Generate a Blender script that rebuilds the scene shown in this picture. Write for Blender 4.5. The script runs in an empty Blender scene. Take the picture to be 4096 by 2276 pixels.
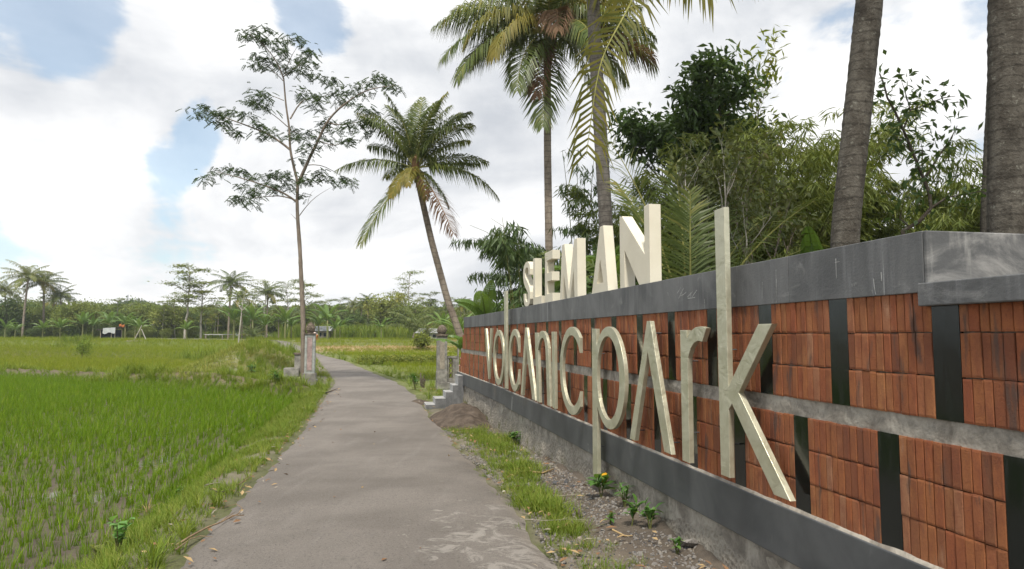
import bpy, bmesh, math, random
import numpy as np
from mathutils import Vector, Matrix, noise as mnoise

R = math.radians
rng = np.random.default_rng(7)
random.seed(7)
scene = bpy.context.scene
COL = scene.collection

# ---------------------------------------------------------------- camera
F, CX, CY, EYE = 2731.0, 2048.0, 1138.0, 1.7          # photograph pixels, metres
PITCH = math.atan(203 / F)
cam_d = bpy.data.cameras.new('camera')
cam = bpy.data.objects.new('camera', cam_d)
COL.objects.link(cam)
cam.location = (0, 0, EYE)
cam.rotation_euler = (R(90) + PITCH, 0, 0)
cam_d.sensor_width = 36.0
cam_d.lens = 36.0 * F / 4096
cam_d.clip_end = 6000
cam_d.clip_start = 0.05
scene.camera = cam

# ---------------------------------------------------------------- sky, sun, exposure
SUN_EL, SUN_AZ = R(60), R(184)      # azimuth clockwise from +Y
scene.view_settings.view_transform = 'Standard'
scene.view_settings.look = 'None'
scene.view_settings.exposure = 0.38
scene.view_settings.gamma = 1.0
scene.view_settings.use_curve_mapping = False
scene.cycles.use_adaptive_sampling = True
scene.cycles.adaptive_threshold = 0.015
scene.cycles.use_denoising = True
scene.cycles.max_bounces = 6
scene.cycles.diffuse_bounces = 3
scene.cycles.glossy_bounces = 3
scene.cycles.transmission_bounces = 4
scene.cycles.transparent_max_bounces = 6
scene.cycles.caustics_reflective = False
scene.cycles.caustics_refractive = False


def cray(u, v):
    x, y = (u - CX) / F, (CY - v) / F
    return np.array([x, math.cos(PITCH) - y * math.sin(PITCH), math.sin(PITCH) + y * math.cos(PITCH)])


class NT:
    """small helper round a node tree"""
    def __init__(self, tree):
        self.t = tree
        self.n = tree.nodes
        self.l = tree.links

    def node(self, typ, ins=None, **props):
        nd = self.n.new(typ)
        for k, v in props.items():
            setattr(nd, k, v)
        for k, v in (ins or {}).items():
            self.put(nd.inputs[k], v)
        return nd

    def put(self, sock, v):
        if isinstance(v, bpy.types.NodeSocket):
            self.l.new(v, sock)
        else:
            sock.default_value = v

    def math(self, op, a, b=0.0, c=0.0, clamp=False):
        nd = self.node('ShaderNodeMath', {0: a, 1: b, 2: c}, operation=op)
        nd.use_clamp = clamp
        return nd.outputs[0]

    def mix(self, f, a, b, typ='RGBA', blend='MIX'):
        nd = self.n.new('ShaderNodeMix')
        nd.data_type = typ
        if typ == 'RGBA':
            nd.blend_type = blend
            self.put(nd.inputs[0], f); self.put(nd.inputs[6], a); self.put(nd.inputs[7], b)
            return nd.outputs[2]
        self.put(nd.inputs[0], f); self.put(nd.inputs[2], a); self.put(nd.inputs[3], b)
        return nd.outputs[0]

    def noise(self, vec, scale, detail=4, rough=.55, dist=0.0):
        nd = self.node('ShaderNodeTexNoise', {'Scale': scale, 'Detail': detail, 'Roughness': rough, 'Distortion': dist})
        if vec is not None:
            self.l.new(vec, nd.inputs['Vector'])
        return nd.outputs['Fac']

    def ramp(self, f, lo, hi, a=0.0, b=1.0, smooth=True):
        nd = self.node('ShaderNodeMapRange', {0: f, 1: lo, 2: hi, 3: a, 4: b})
        nd.interpolation_type = 'SMOOTHSTEP' if smooth else 'LINEAR'
        return nd.outputs[0]

    def mapping(self, vec, scale=(1, 1, 1), loc=(0, 0, 0), rot=(0, 0, 0)):
        nd = self.node('ShaderNodeMapping', {'Scale': scale, 'Location': loc, 'Rotation': rot})
        self.l.new(vec, nd.inputs['Vector'])
        return nd.outputs[0]


def c4(c):
    return (c[0], c[1], c[2], 1.0)


def build_world():
    w = bpy.data.worlds.new('World')
    scene.world = w
    w.use_nodes = True
    w.node_tree.nodes.clear()
    k = NT(w.node_tree)
    sky = k.node('ShaderNodeTexSky', sky_type='NISHITA')
    sky.sun_disc = False
    sky.sun_elevation = SUN_EL
    sky.sun_rotation = SUN_AZ
    sky.altitude = 400
    sky.air_density = 1.0
    sky.dust_density = 2.0
    tc = k.node('ShaderNodeTexCoord')
    dirv = tc.outputs['Generated']
    m1 = k.mapping(dirv, scale=(1.0, 1.0, 1.55), loc=(3.1, 1.7, 0.4))
    n1 = k.noise(m1, 2.3, 10, .56, .35)
    m2 = k.mapping(dirv, scale=(1.0, 1.0, 1.55), loc=(3.06, 1.7, 0.49))
    n2 = k.noise(m2, 2.3, 6, .50, .35)
    n3 = k.noise(k.mapping(dirv, scale=(1, 1, 2.6), loc=(7.3, .2, 5.1)), 1.7, 5, .5, .2)
    n4 = k.noise(k.mapping(dirv, scale=(1, 1, 3.2), loc=(1.3, 9.2, 2.1)), 6.0, 8, .6, .5)
    cov = n1

    def bump(u, v, width_deg, amp):
        nonlocal cov
        b = cray(u, v)
        b = b / np.linalg.norm(b)
        dp = k.node('ShaderNodeVectorMath', {0: dirv, 1: tuple(b)}, operation='DOT_PRODUCT').outputs['Value']
        g = k.ramp(dp, math.cos(R(width_deg)), 1.0, 0.0, amp)
        cov = k.math('ADD', cov, g)
    for a in SKY_BUMPS:
        bump(*a)
    cov = k.math('ADD', cov, k.math('MULTIPLY', k.math('SUBTRACT', n4, .5), .20))
    mask = k.ramp(cov, .445, .525, .42, 1.0)
    # cloud self-shading from the difference towards the light above
    lit = k.math('ADD', k.math('MULTIPLY', k.math('SUBTRACT', n1, n2), 3.4), .60)
    lit = k.math('ADD', lit, k.math('MULTIPLY', k.math('SUBTRACT', n3, .5), 1.5))
    lit = k.math('ADD', lit, k.math('MULTIPLY', k.math('SUBTRACT', n4, .5), .6), clamp=True)
    cloud = k.mix(lit, c4((.50, .525, .565)), c4((.96, .955, .945)))
    bg1 = k.node('ShaderNodeBackground', {'Color': k.mix(1.0, sky.outputs[0], c4((.95, 1.08, 1.02)), blend='MULTIPLY'), 'Strength': 0.15})
    bg2 = k.node('ShaderNodeBackground', {'Color': cloud, 'Strength': 1.0})
    mx = k.node('ShaderNodeMixShader', {0: mask, 1: bg1.outputs[0], 2: bg2.outputs[0]})
    out = k.node('ShaderNodeOutputWorld', {'Surface': mx.outputs[0]})


# (u, v, width in degrees, amount): where the photograph's blue gaps and big cumulus are
SKY_BUMPS = [(120, 50, 8, -.22), (400, 200, 5, -.10), (640, 560, 5, -.20), (560, 720, 4, -.12), (1330, 30, 6, -.20), (930, 430, 5, -.10), (1180, 60, 5, -.08),
             (230, 480, 10, .28), (750, 150, 9, .18), (1650, 350, 16, .14), (700, 1000, 14, .16), (1700, 900, 20, .12), (3300, 500, 30, .14)]
build_world()

sun_d = bpy.data.lights.new('sun', 'SUN')
sun_d.energy = 3.3
sun_d.angle = R(7)
sun_d.color = (1.0, .95, .86)
sun = bpy.data.objects.new('sun', sun_d)
COL.objects.link(sun)
sdir = Vector((math.sin(SUN_AZ) * math.cos(SUN_EL), math.cos(SUN_AZ) * math.cos(SUN_EL), math.sin(SUN_EL)))
sun.rotation_euler = (-sdir).to_track_quat('-Z', 'Y').to_euler()
sun.location = sdir * 50

# ---------------------------------------------------------------- frames of reference
CAMP = np.array([0, 0, EYE])
DV = cray(1497, 1341); DV = DV / np.linalg.norm(DV)      # direction of road and wall, away from the camera
NV = np.array([DV[1], -DV[0], 0.0])                       # to the right of it
ROAD_ROT = math.atan2(-DV[1], -DV[0])                     # local x = towards camera, y = right, z = up


def W(s, l, z=0.0):
    p = DV * s + NV * l
    return np.array([p[0], p[1], z])


def sl(x, y):
    return x * DV[0] + y * DV[1], x * NV[0] + y * NV[1]


def at(u, v, Y):
    r = cray(u, v)
    return CAMP + r * (Y / r[1])


def ss(a, b, x):
    t = np.clip((np.asarray(x, float) - a) / (b - a), 0, 1)
    return t * t * (3 - 2 * t)


# ---------------------------------------------------------------- object helpers
def tag(o, label=None, cat=None, group=None, kind=None):
    if label: o['label'] = label
    if cat: o['category'] = cat
    if group: o['group'] = group
    if kind: o['kind'] = kind
    return o


def empty(name, loc=(0, 0, 0), rz=0.0):
    o = bpy.data.objects.new(name, None)
    o.empty_display_size = .2
    o.location = tuple(loc)
    o.rotation_euler = (0, 0, rz)
    COL.objects.link(o)
    return o


def link(name, me, parent=None, loc=None, rot=None):
    o = bpy.data.objects.new(name, me)
    COL.objects.link(o)
    if parent is not None: o.parent = parent
    if loc is not None: o.location = tuple(loc)
    if rot is not None: o.rotation_euler = tuple(rot)
    return o


def copy_tree(o, parent=None):
    c = o.copy()
    COL.objects.link(c)
    c.parent = parent
    for ch in list(o.children):
        copy_tree(ch, c)
    return c


class MB:
    """collects vertices and faces (numpy), builds one mesh"""
    def __init__(self):
        self.V, self.Fq, self.Ft, self.A, self.n = [], [], [], [], 0
        self.mq, self.mt = [], []

    def add(self, V, quads=None, tris=None, attr=None, mat=0):
        V = np.asarray(V, float).reshape(-1, 3)
        if quads is not None and len(quads):
            q = np.asarray(quads, int).reshape(-1, 4) + self.n
            self.Fq.append(q); self.mq.append(np.full(len(q), mat))
        if tris is not None and len(tris):
            q = np.asarray(tris, int).reshape(-1, 3) + self.n
            self.Ft.append(q); self.mt.append(np.full(len(q), mat))
        self.V.append(V)
        if attr is None: attr = .5
        self.A.append(np.broadcast_to(np.asarray(attr, float), (len(V),)).copy())
        self.n += len(V)
        return self

    def mesh(self, name, mats=(), smooth=False):
        me = bpy.data.meshes.new(name)
        V = np.concatenate(self.V) if self.V else np.zeros((0, 3))
        q = np.concatenate(self.Fq) if self.Fq else np.zeros((0, 4), int)
        t = np.concatenate(self.Ft) if self.Ft else np.zeros((0, 3), int)
        me.vertices.add(len(V))
        me.vertices.foreach_set('co', V.astype(np.float32).ravel())
        nl = q.size + t.size
        me.loops.add(nl)
        me.loops.foreach_set('vertex_index', np.concatenate([q.ravel(), t.ravel()]).astype(np.int32))
        me.polygons.add(len(q) + len(t))
        st = np.concatenate([np.arange(len(q)) * 4, q.size + np.arange(len(t)) * 3]).astype(np.int32)
        me.polygons.foreach_set('loop_start', st)
        mi = np.concatenate(self.mq + self.mt) if (self.mq or self.mt) else np.zeros(0)
        me.polygons.foreach_set('material_index', mi.astype(np.int32))
        me.polygons.foreach_set('use_smooth', np.full(len(q) + len(t), smooth, dtype=bool))
        a = me.attributes.new('v', 'FLOAT', 'POINT')
        a.data.foreach_set('value', np.concatenate(self.A).astype(np.float32))
        for m in mats:
            me.materials.append(m)
        me.update(calc_edges=True)
        me.validate(clean_customdata=False)
        return me

    def merge(self, o, rz=0.0, loc=(0, 0, 0), scale=1.0, mat=None):
        c, s_ = math.cos(rz), math.sin(rz)
        Rm = np.array([[c, -s_, 0], [s_, c, 0], [0, 0, 1]])
        for V, A in zip(o.V, o.A):
            self.V.append(V * scale @ Rm.T + np.array(loc)); self.A.append(A)
        self.Fq += [q + self.n for q in o.Fq]; self.Ft += [t + self.n for t in o.Ft]
        self.mq += [m if mat is None else m * 0 + mat for m in o.mq]; self.mt += [m if mat is None else m * 0 + mat for m in o.mt]
        self.n += o.n
        return self

    # ---- shapes
    def box(self, x0, x1, y0, y1, z0, z1, mat=0, attr=None):
        V = [(x, y, z) for z in (z0, z1) for y in (y0, y1) for x in (x0, x1)]
        self.add(V, quads=[(0, 2, 3, 1), (4, 5, 7, 6), (0, 1, 5, 4), (2, 6, 7, 3), (0, 4, 6, 2), (1, 3, 7, 5)], mat=mat, attr=attr)
        return self

    def tube(self, P, rad, sides=6, mat=0, attr=None, cap=True):
        P = np.asarray(P, float)
        rad = np.broadcast_to(np.asarray(rad, float), (len(P),))
        T = np.gradient(P, axis=0)
        T /= np.linalg.norm(T, axis=1)[:, None] + 1e-9
        ref = np.array([0, 0, 1.0]) if abs(T[0][2]) < .9 else np.array([1.0, 0, 0])
        A = np.cross(T, ref); A /= np.linalg.norm(A, axis=1)[:, None] + 1e-9
        B = np.cross(T, A)
        an = np.arange(sides) / sides * 2 * np.pi
        V = P[:, None, :] + rad[:, None, None] * (np.cos(an)[None, :, None] * A[:, None, :] + np.sin(an)[None, :, None] * B[:, None, :])
        V = V.reshape(-1, 3)
        q = []
        for i in range(len(P) - 1):
            a = i * sides
            for j in range(sides):
                j2 = (j + 1) % sides
                q.append((a + j, a + j2, a + sides + j2, a + sides + j))
        tr = []
        if cap:
            V = np.vstack([V, P[-1:]])
            c = len(V) - 1
            a = (len(P) - 1) * sides
            tr = [(a + j, a + (j + 1) % sides, c) for j in range(sides)]
        self.add(V, quads=q, tris=tr, mat=mat, attr=attr)
        return self

    def leaves(self, P, D, N, L, Wd, fold=.15, droop=.0, mat=0, attr=None):
        """many four-sided leaves at once"""
        P = np.asarray(P, float); n = len(P)
        D = D / (np.linalg.norm(D, axis=1)[:, None] + 1e-9)
        S = np.cross(D, N); S /= np.linalg.norm(S, axis=1)[:, None] + 1e-9
        N2 = np.cross(S, D)
        L = np.broadcast_to(L, (n,))[:, None]; Wd = np.broadcast_to(Wd, (n,))[:, None]
        mid = P + D * L * .45
        tip = P + D * L + np.array([0, 0, -1.0]) * L * droop
        V = np.stack([P, mid + S * Wd / 2 + N2 * Wd * fold, tip, mid - S * Wd / 2 + N2 * Wd * fold], axis=1).reshape(-1, 3)
        q = np.arange(n * 4).reshape(-1, 4)
        if attr is None: attr = rng.random(n)
        self.add(V, quads=q, mat=mat, attr=np.repeat(attr, 4))
        return self


def rdir(n):
    v = rng.normal(size=(n, 3))
    return v / np.linalg.norm(v, axis=1)[:, None]


# ---------------------------------------------------------------- materials
MATS = {}


def principled(name, build):
    m = bpy.data.materials.new(name)
    m.use_nodes = True
    m.node_tree.nodes.clear()
    k = NT(m.node_tree)
    out = k.node('ShaderNodeOutputMaterial')
    surf = build(k)
    k.l.new(surf, out.inputs['Surface'])
    MATS[name] = m
    return m


def bsdf(k, color, rough=.8, spec=.3, metal=0.0, bump=None, bump_d=.01, bump_s=.6):
    ins = {'Base Color': color, 'Roughness': rough, 'Metallic': metal, 'Specular IOR Level': spec}
    nd = k.node('ShaderNodeBsdfPrincipled', ins)
    if bump is not None:
        b = k.node('ShaderNodeBump', {'Height': bump, 'Distance': bump_d, 'Strength': bump_s})
        k.l.new(b.outputs[0], nd.inputs['Normal'])
    return nd.outputs[0]


def objc(k):
    return k.node('ShaderNodeTexCoord').outputs['Object']


def pos(k):
    return k.node('ShaderNodeNewGeometry').outputs['Position']


def attr(k, name='v'):
    return k.node('ShaderNodeAttribute', attribute_name=name)


def leaf_mat(name, cols, trans=.35, rough=.5, spec=.25, objvar=.35):
    """cols: list of (stop, colour) along the per-leaf random value"""
    def f(k):
        a = attr(k).outputs['Fac']
        oi = k.node('ShaderNodeObjectInfo').outputs['Random']
        vv = k.math('ADD', k.math('MULTIPLY', a, 1 - objvar), k.math('MULTIPLY', oi, objvar))
        cr = k.node('ShaderNodeValToRGB', {0: vv})
        el = cr.color_ramp.elements
        while len(el) > 1: el.remove(el[0])
        el[0].position = cols[0][0]; el[0].color = c4(cols[0][1])
        for p, c in cols[1:]:
            e = el.new(p); e.color = c4(c)
        c = cr.outputs[0]
        s1 = bsdf(k, c, rough, spec)
        tcol = k.mix(.55, c, k.mix(1.0, c, c4((1.5, 1.35, .5)), blend='MULTIPLY'))
        tr = k.node('ShaderNodeBsdfTranslucent', {'Color': tcol})
        return k.node('ShaderNodeMixShader', {0: trans, 1: s1, 2: tr.outputs[0]}).outputs[0]
    return principled(name, f)


leaf_mat('leaf_palm', [(0, (.06, .088, .022)), (.5, (.125, .165, .04)), (.8, (.23, .235, .06)), (1, (.36, .29, .09))], .33, .42, .35)
leaf_mat('leaf_palm_yellow', [(0, (.11, .125, .025)), (.5, (.22, .20, .04)), (1, (.36, .26, .06))], .4, .5, .25)
leaf_mat('leaf_palm_dead', [(0, (.11, .06, .035)), (.6, (.19, .115, .065)), (1, (.29, .21, .12))], .2, .7, .15)
leaf_mat('leaf_dark', [(0, (.045, .08, .022)), (.6, (.09, .15, .04)), (.9, (.15, .215, .055)), (1, (.23, .27, .08))], .33, .4, .4)
leaf_mat('leaf_feather', [(0, (.035, .06, .028)), (.6, (.06, .10, .038)), (1, (.11, .155, .05))], .28, .55, .25)
leaf_mat('leaf_mid', [(0, (.045, .085, .025)), (.6, (.085, .14, .04)), (1, (.17, .2, .06))], .35, .5, .3)
leaf_mat('leaf_bamboo', [(0, (.07, .10, .022)), (.5, (.165, .205, .045)), (.85, (.27, .29, .08)), (1, (.4, .31, .11))], .38, .5, .25)
leaf_mat('leaf_bamboo_dark', [(0, (.045, .075, .025)), (.6, (.085, .13, .038)), (.95, (.15, .18, .055)), (1, (.32, .14, .04))], .32, .45, .35)
leaf_mat('leaf_banana', [(0, (.09, .17, .035)), (.6, (.16, .26, .055)), (1, (.28, .32, .09))], .4, .4, .4)
leaf_mat('leaf_lime', [(0, (.12, .165, .03)), (.6, (.22, .26, .045)), (1, (.35, .32, .07))], .4, .5, .3)
leaf_mat('leaf_bronze', [(0, (.08, .11, .035)), (.7, (.14, .15, .05)), (1, (.25, .16, .06))], .3, .5, .3)
leaf_mat('leaf_far', [(0, (.075, .115, .03)), (.5, (.18, .225, .055)), (.85, (.27, .29, .08)), (1, (.38, .33, .10))], .3, .65, .12, .55)
leaf_mat('leaf_far_dark', [(0, (.05, .085, .028)), (.6, (.115, .165, .048)), (1, (.21, .235, .07))], .28, .65, .12, .55)
leaf_mat('rice', [(0, (.085, .165, .006)), (.6, (.14, .245, .012)), (.9, (.22, .31, .025)), (1, (.42, .35, .10))], .35, .6, .12, .3)
leaf_mat('rice_far', [(0, (.15, .205, .012)), (.6, (.225, .275, .02)), (1, (.36, .35, .06))], .35, .6, .12, .3)
leaf_mat('grass_verge', [(0, (.09, .155, .015)), (.5, (.16, .23, .03)), (.85, (.26, .29, .06)), (1, (.42, .36, .14))], .35, .6, .15, .4)
leaf_mat('grass_long', [(0, (.10, .165, .018)), (.6, (.19, .26, .03)), (1, (.32, .34, .07))], .35, .55, .18, .4)
leaf_mat('grass_gold', [(0, (.16, .22, .04)), (.6, (.25, .28, .06)), (1, (.40, .34, .11))], .3, .6, .15, .4)
leaf_mat('straw', [(0, (.33, .22, .11)), (.6, (.46, .33, .17)), (1, (.6, .48, .28))], .15, .7, .15, .4)
leaf_mat('leaf_weed', [(0, (.06, .15, .03)), (.6, (.11, .23, .05)), (1, (.2, .3, .07))], .35, .45, .3)
leaf_mat('leaf_blue_weed', [(0, (.13, .28, .08)), (.6, (.2, .38, .11)), (1, (.3, .45, .14))], .4, .5, .2)
leaf_mat('leaf_yellow', [(0, (.75, .36, .01)), (1, (.85, .5, .02))], .35, .5, .3)


def m_flat(name, col, rough=.8, spec=.3, metal=0.0, var=.15, scale=8, bump=.004):
    def f(k):
        p = objc(k)
        n = k.noise(p, scale, 6, .6)
        n2 = k.noise(p, scale * 7, 4, .6)
        c = k.mix(k.ramp(n, .3, .7), c4([x * (1 - var) for x in col]), c4([min(1, x * (1 + var)) for x in col]))
        c = k.mix(k.ramp(n2, .45, .8, 0, .35), c, c4([x * .6 for x in col]))
        return bsdf(k, c, rough, spec, metal, n2, bump)
    return principled(name, f)


def bark_mat(name, a, b, ring=0.0, scale=6.0):
    def f(k):
        p = objc(k)
        n = k.noise(k.mapping(p, scale=(1, 1, .35)), scale, 7, .62, .3)
        n2 = k.noise(p, scale * 5, 5, .65)
        c = k.mix(k.ramp(n, .32, .68), c4(a), c4(b))
        c = k.mix(k.ramp(n2, .52, .7, 0, .55), c, c4([x * .38 for x in a]))
        lich = k.ramp(k.noise(p, scale * 2.3, 6, .7), .58, .66, 0, .6)
        c = k.mix(lich, c, c4((.24, .235, .195)))
        big = k.noise(k.mapping(p, loc=(3, 5, 2)), scale * .45, 5, .6, .4)
        c = k.mix(k.ramp(big, .56, .70, 0, .65), c, c4([x * .45 for x in a]))
        h = n2
        if ring > 0:
            wv = k.node('ShaderNodeTexWave', {'Scale': .314 / ring, 'Distortion': 5.0, 'Detail': 4, 'Detail Scale': 1.2}, bands_direction='Z')
            k.l.new(p, wv.inputs['Vector'])
            c = k.mix(k.ramp(wv.outputs['Fac'], .0, .16, .42, 0), c, c4([x * .3 for x in a]))
        return bsdf(k, c, .9, .15, 0, h, .02, .8)
    return principled(name, f)


bark_mat('bark_palm', (.065, .056, .045), (.13, .117, .096), .11, 7)
bark_mat('bark_palm_far', (.2, .16, .125), (.33, .275, .22), .22, 5)
bark_mat('bark_palm_grey', (.12, .105, .09), (.21, .19, .165), .12, 6)
bark_mat('bark_grey', (.17, .135, .105), (.27, .22, .175), 0, 6)
bark_mat('bark_pale', (.36, .32, .27), (.5, .46, .4), 0, 2)
bark_mat('bark_dark', (.07, .055, .04), (.12, .1, .075), 0, 5)
bark_mat('culm', (.09, .1, .035), (.17, .16, .06), 0, 5)
bark_mat('banana_stem', (.14, .17, .06), (.25, .22, .1), 0, 5)


def f_concrete_dark(k):
    p = objc(k)
    n = k.noise(k.mapping(p, scale=(1, 1, .55)), 2.2, 7, .62, .6)
    streak = k.noise(k.mapping(p, scale=(9, 9, .6)), 2.0, 6, .65)
    fine = k.noise(p, 70, 4, .6)
    c = k.mix(k.ramp(n, .30, .72), c4((.08, .081, .082)), c4((.17, .17, .168)))
    c = k.mix(k.ramp(streak, .50, .76, 0, .55), c, c4((.23, .23, .235)))
    wash = k.noise(k.mapping(p, scale=(1, 1, 1.6), loc=(4, 2, 7)), 3.1, 8, .7, 1.0)
    c = k.mix(k.ramp(wash, .57, .72, 0, .5), c, c4((.30, .295, .285)))
    drip = k.noise(k.mapping(p, scale=(14, 14, .45), loc=(3, 1, 0)), 1.6, 3, .5)
    c = k.mix(k.ramp(drip, .715, .745, 0, .4), c, c4((.5, .5, .49)))
    c = k.mix(k.ramp(fine, .5, .8, 0, .3), c, c4((.05, .05, .05)))
    return bsdf(k, c, .62, .35, 0, k.math('ADD', fine, k.math('MULTIPLY', wash, .6)), .004, .5)


principled('cement_dark', f_concrete_dark)


def f_cement_base(k):
    p = objc(k)
    n = k.noise(p, 1.6, 7, .6, .5)
    fine = k.noise(p, 60, 5, .65)
    scr = k.noise(k.mapping(p, scale=(6, 6, 1.2)), 2.4, 6, .7, .7)
    c = k.mix(k.ramp(n, .3, .7), c4((.055, .057, .06)), c4((.10, .103, .105)))
    c = k.mix(k.ramp(scr, .6, .78, 0, .5), c, c4((.21, .21, .205)))
    rust = k.noise(k.mapping(p, loc=(9, 1, 3)), .9, 4, .5)
    c = k.mix(k.ramp(rust, .62, .72, 0, .3), c, c4((.15, .105, .07)))
    wet = k.noise(k.mapping(p, loc=(2, 8, 1)), 1.2, 6, .6, 1)
    c = k.mix(k.ramp(wet, .66, .69, 0, .55), c, c4((.34, .335, .32)))
    return bsdf(k, c, .5, .4, 0, fine, .002, .4)


principled('cement_base', f_cement_base)


def f_cement_light(k):
    p = objc(k)
    n = k.noise(k.mapping(p, scale=(1, 1.0, 1.6)), 2.6, 8, .66, .7)
    n2 = k.noise(k.mapping(p, scale=(5, 5, 1)), 3, 5, .6)
    fine = k.noise(p, 60, 4, .6)
    c = k.mix(k.ramp(n, .36, .62), c4((.10, .10, .10)), c4((.29, .28, .265)))
    c = k.mix(k.ramp(n2, .55, .8, 0, .5), c, c4((.42, .405, .375)))
    return bsdf(k, c, .75, .25, 0, fine, .003, .5)


principled('cement_light', f_cement_light)


def f_band(k):
    p = objc(k)
    n = k.noise(p, 4, 8, .7, .6)
    n2 = k.noise(p, 22, 6, .65)
    c = k.mix(k.ramp(n, .32, .66), c4((.17, .15, .125)), c4((.40, .365, .31)))
    c = k.mix(k.ramp(n2, .5, .75, 0, .6), c, c4((.12, .11, .1)))
    return bsdf(k, c, .9, .2, 0, n2, .012, .9)


principled('cement_band', f_band)


def f_plinth(k):
    p = objc(k)
    n = k.noise(p, 1.7, 8, .7, .6)
    n2 = k.noise(p, 14, 8, .75)
    vo = k.node('ShaderNodeTexVoronoi', {'Scale': 26.0}); k.l.new(p, vo.inputs['Vector'])
    c = k.mix(k.ramp(n, .3, .68), c4((.15, .128, .105)), c4((.36, .32, .265)))
    c = k.mix(k.ramp(n2, .5, .72, 0, .7), c, c4((.085, .075, .062)))
    c = k.mix(k.ramp(vo.outputs['Distance'], .28, .5, 0, .3), c, c4((.42, .39, .33)))
    z = k.node('ShaderNodeSeparateXYZ'); k.l.new(p, z.inputs[0])
    moss = k.math('MULTIPLY', k.ramp(k.noise(p, 3.2, 6, .65), .5, .62), k.ramp(z.outputs[2], .12, -.12))
    c = k.mix(k.math('MULTIPLY', moss, .8), c, c4((.11, .11, .02)))
    return bsdf(k, c, .95, .15, 0, k.math('ADD', n2, k.math('MULTIPLY', vo.outputs['Distance'], .7)), .03, 1.0)


principled('plinth_stone', f_plinth)


def f_brick(k):
    p = objc(k)
    oi = k.node('ShaderNodeObjectInfo')
    a = attr(k).outputs['Fac']
    r = k.math('FRACT', k.math('ADD', k.math('MULTIPLY', oi.outputs['Random'], 7.31), a))
    wp = pos(k)
    cr = k.node('ShaderNodeValToRGB', {0: r})
    el = cr.color_ramp.elements
    stops = [(0, (.27, .105, .045)), (.18, (.345, .132, .052)), (.36, (.29, .092, .042)), (.52, (.37, .16, .066)), (.68, (.19, .075, .040)), (.84, (.35, .12, .048)), (1, (.33, .17, .095))]
    el[0].position = 0; el[0].color = c4(stops[0][1]); el[1].position = 1; el[1].color = c4(stops[-1][1])
    for q, c in stops[1:-1]:
        e = el.new(q); e.color = c4(c)
    n = k.noise(k.mapping(wp, scale=(1, 1, .45)), 22, 6, .62)
    c = k.mix(k.ramp(n, .35, .7, 0, .55), cr.outputs[0], c4((.19, .06, .035)))
    # sooty kiln marks running along the brick
    soot = k.noise(k.mapping(wp, scale=(1, 1, .18)), 13, 4, .55)
    c = k.mix(k.ramp(soot, .58, .69, 0, .8), c, c4((.085, .065, .055)))
    pale = k.noise(k.mapping(wp, scale=(1, 1, .3), loc=(5, 2, 1)), 7, 6, .6)
    c = k.mix(k.ramp(pale, .62, .74, 0, .55), c, c4((.42, .25, .16)))
    damp = k.noise(k.mapping(wp, scale=(1, 1, .6), loc=(1, 7, 3)), 2.6, 6, .62, .4)
    c = k.mix(k.ramp(damp, .5, .68, 0, .5), c, c4((.13, .055, .036)))
    fine = k.noise(wp, 110, 6, .7)
    c = k.mix(k.ramp(fine, .45, .75, 0, .5), c, c4((.13, .045, .03)))
    return bsdf(k, c, .88, .2, 0, k.math('ADD', fine, k.math('MULTIPLY', n, 1.5)), .006, .8)


principled('brick', f_brick)


def f_tile(k):
    p = objc(k)
    sp = k.noise(p, 240, 3, .6)
    du = k.noise(p, 3, 6, .6, .5)
    c = k.mix(k.ramp(sp, .62, .8, 0, .5), c4((.006, .009, .008)), c4((.03, .036, .034)))
    c = k.mix(k.ramp(du, .55, .8, 0, .25), c, c4((.07, .075, .07)))
    return bsdf(k, c, k.ramp(du, .3, .8, .10, .28), .5)


principled('black_granite', f_tile)


def f_metal(k):
    p = objc(k)
    n = k.noise(p, 7.0, 5, .6, .6)
    n2 = k.noise(p, 40, 4, .6)
    st = k.noise(k.mapping(p, scale=(1, .25, 1)), 9, 6, .65)
    c = k.mix(k.ramp(n, .25, .78), c4((.47, .445, .32)), c4((.58, .555, .42)))
    c = k.mix(k.ramp(st, .55, .78, 0, .4), c, c4((.36, .34, .25)))
    return bsdf(k, c, k.ramp(n, .3, .7, .34, .5), .5, .5, k.math('ADD', n, k.math('MULTIPLY', n2, .02)), .03, .35)


principled('brass_metal', f_metal)


def f_cream(k):
    p = objc(k)
    n = k.noise(p, 3, 6, .6)
    n2 = k.noise(p, 40, 5, .6)
    c = k.mix(k.ramp(n, .3, .7), c4((.66, .605, .475)), c4((.715, .66, .53)))
    c = k.mix(k.ramp(k.noise(k.mapping(p, scale=(6, 1, 6)), 2, 5, .6), .6, .8, 0, .25), c, c4((.56, .50, .38)))
    return bsdf(k, c, .7, .3, 0, n2, .004, .4)


principled('cream_paint', f_cream)


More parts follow.
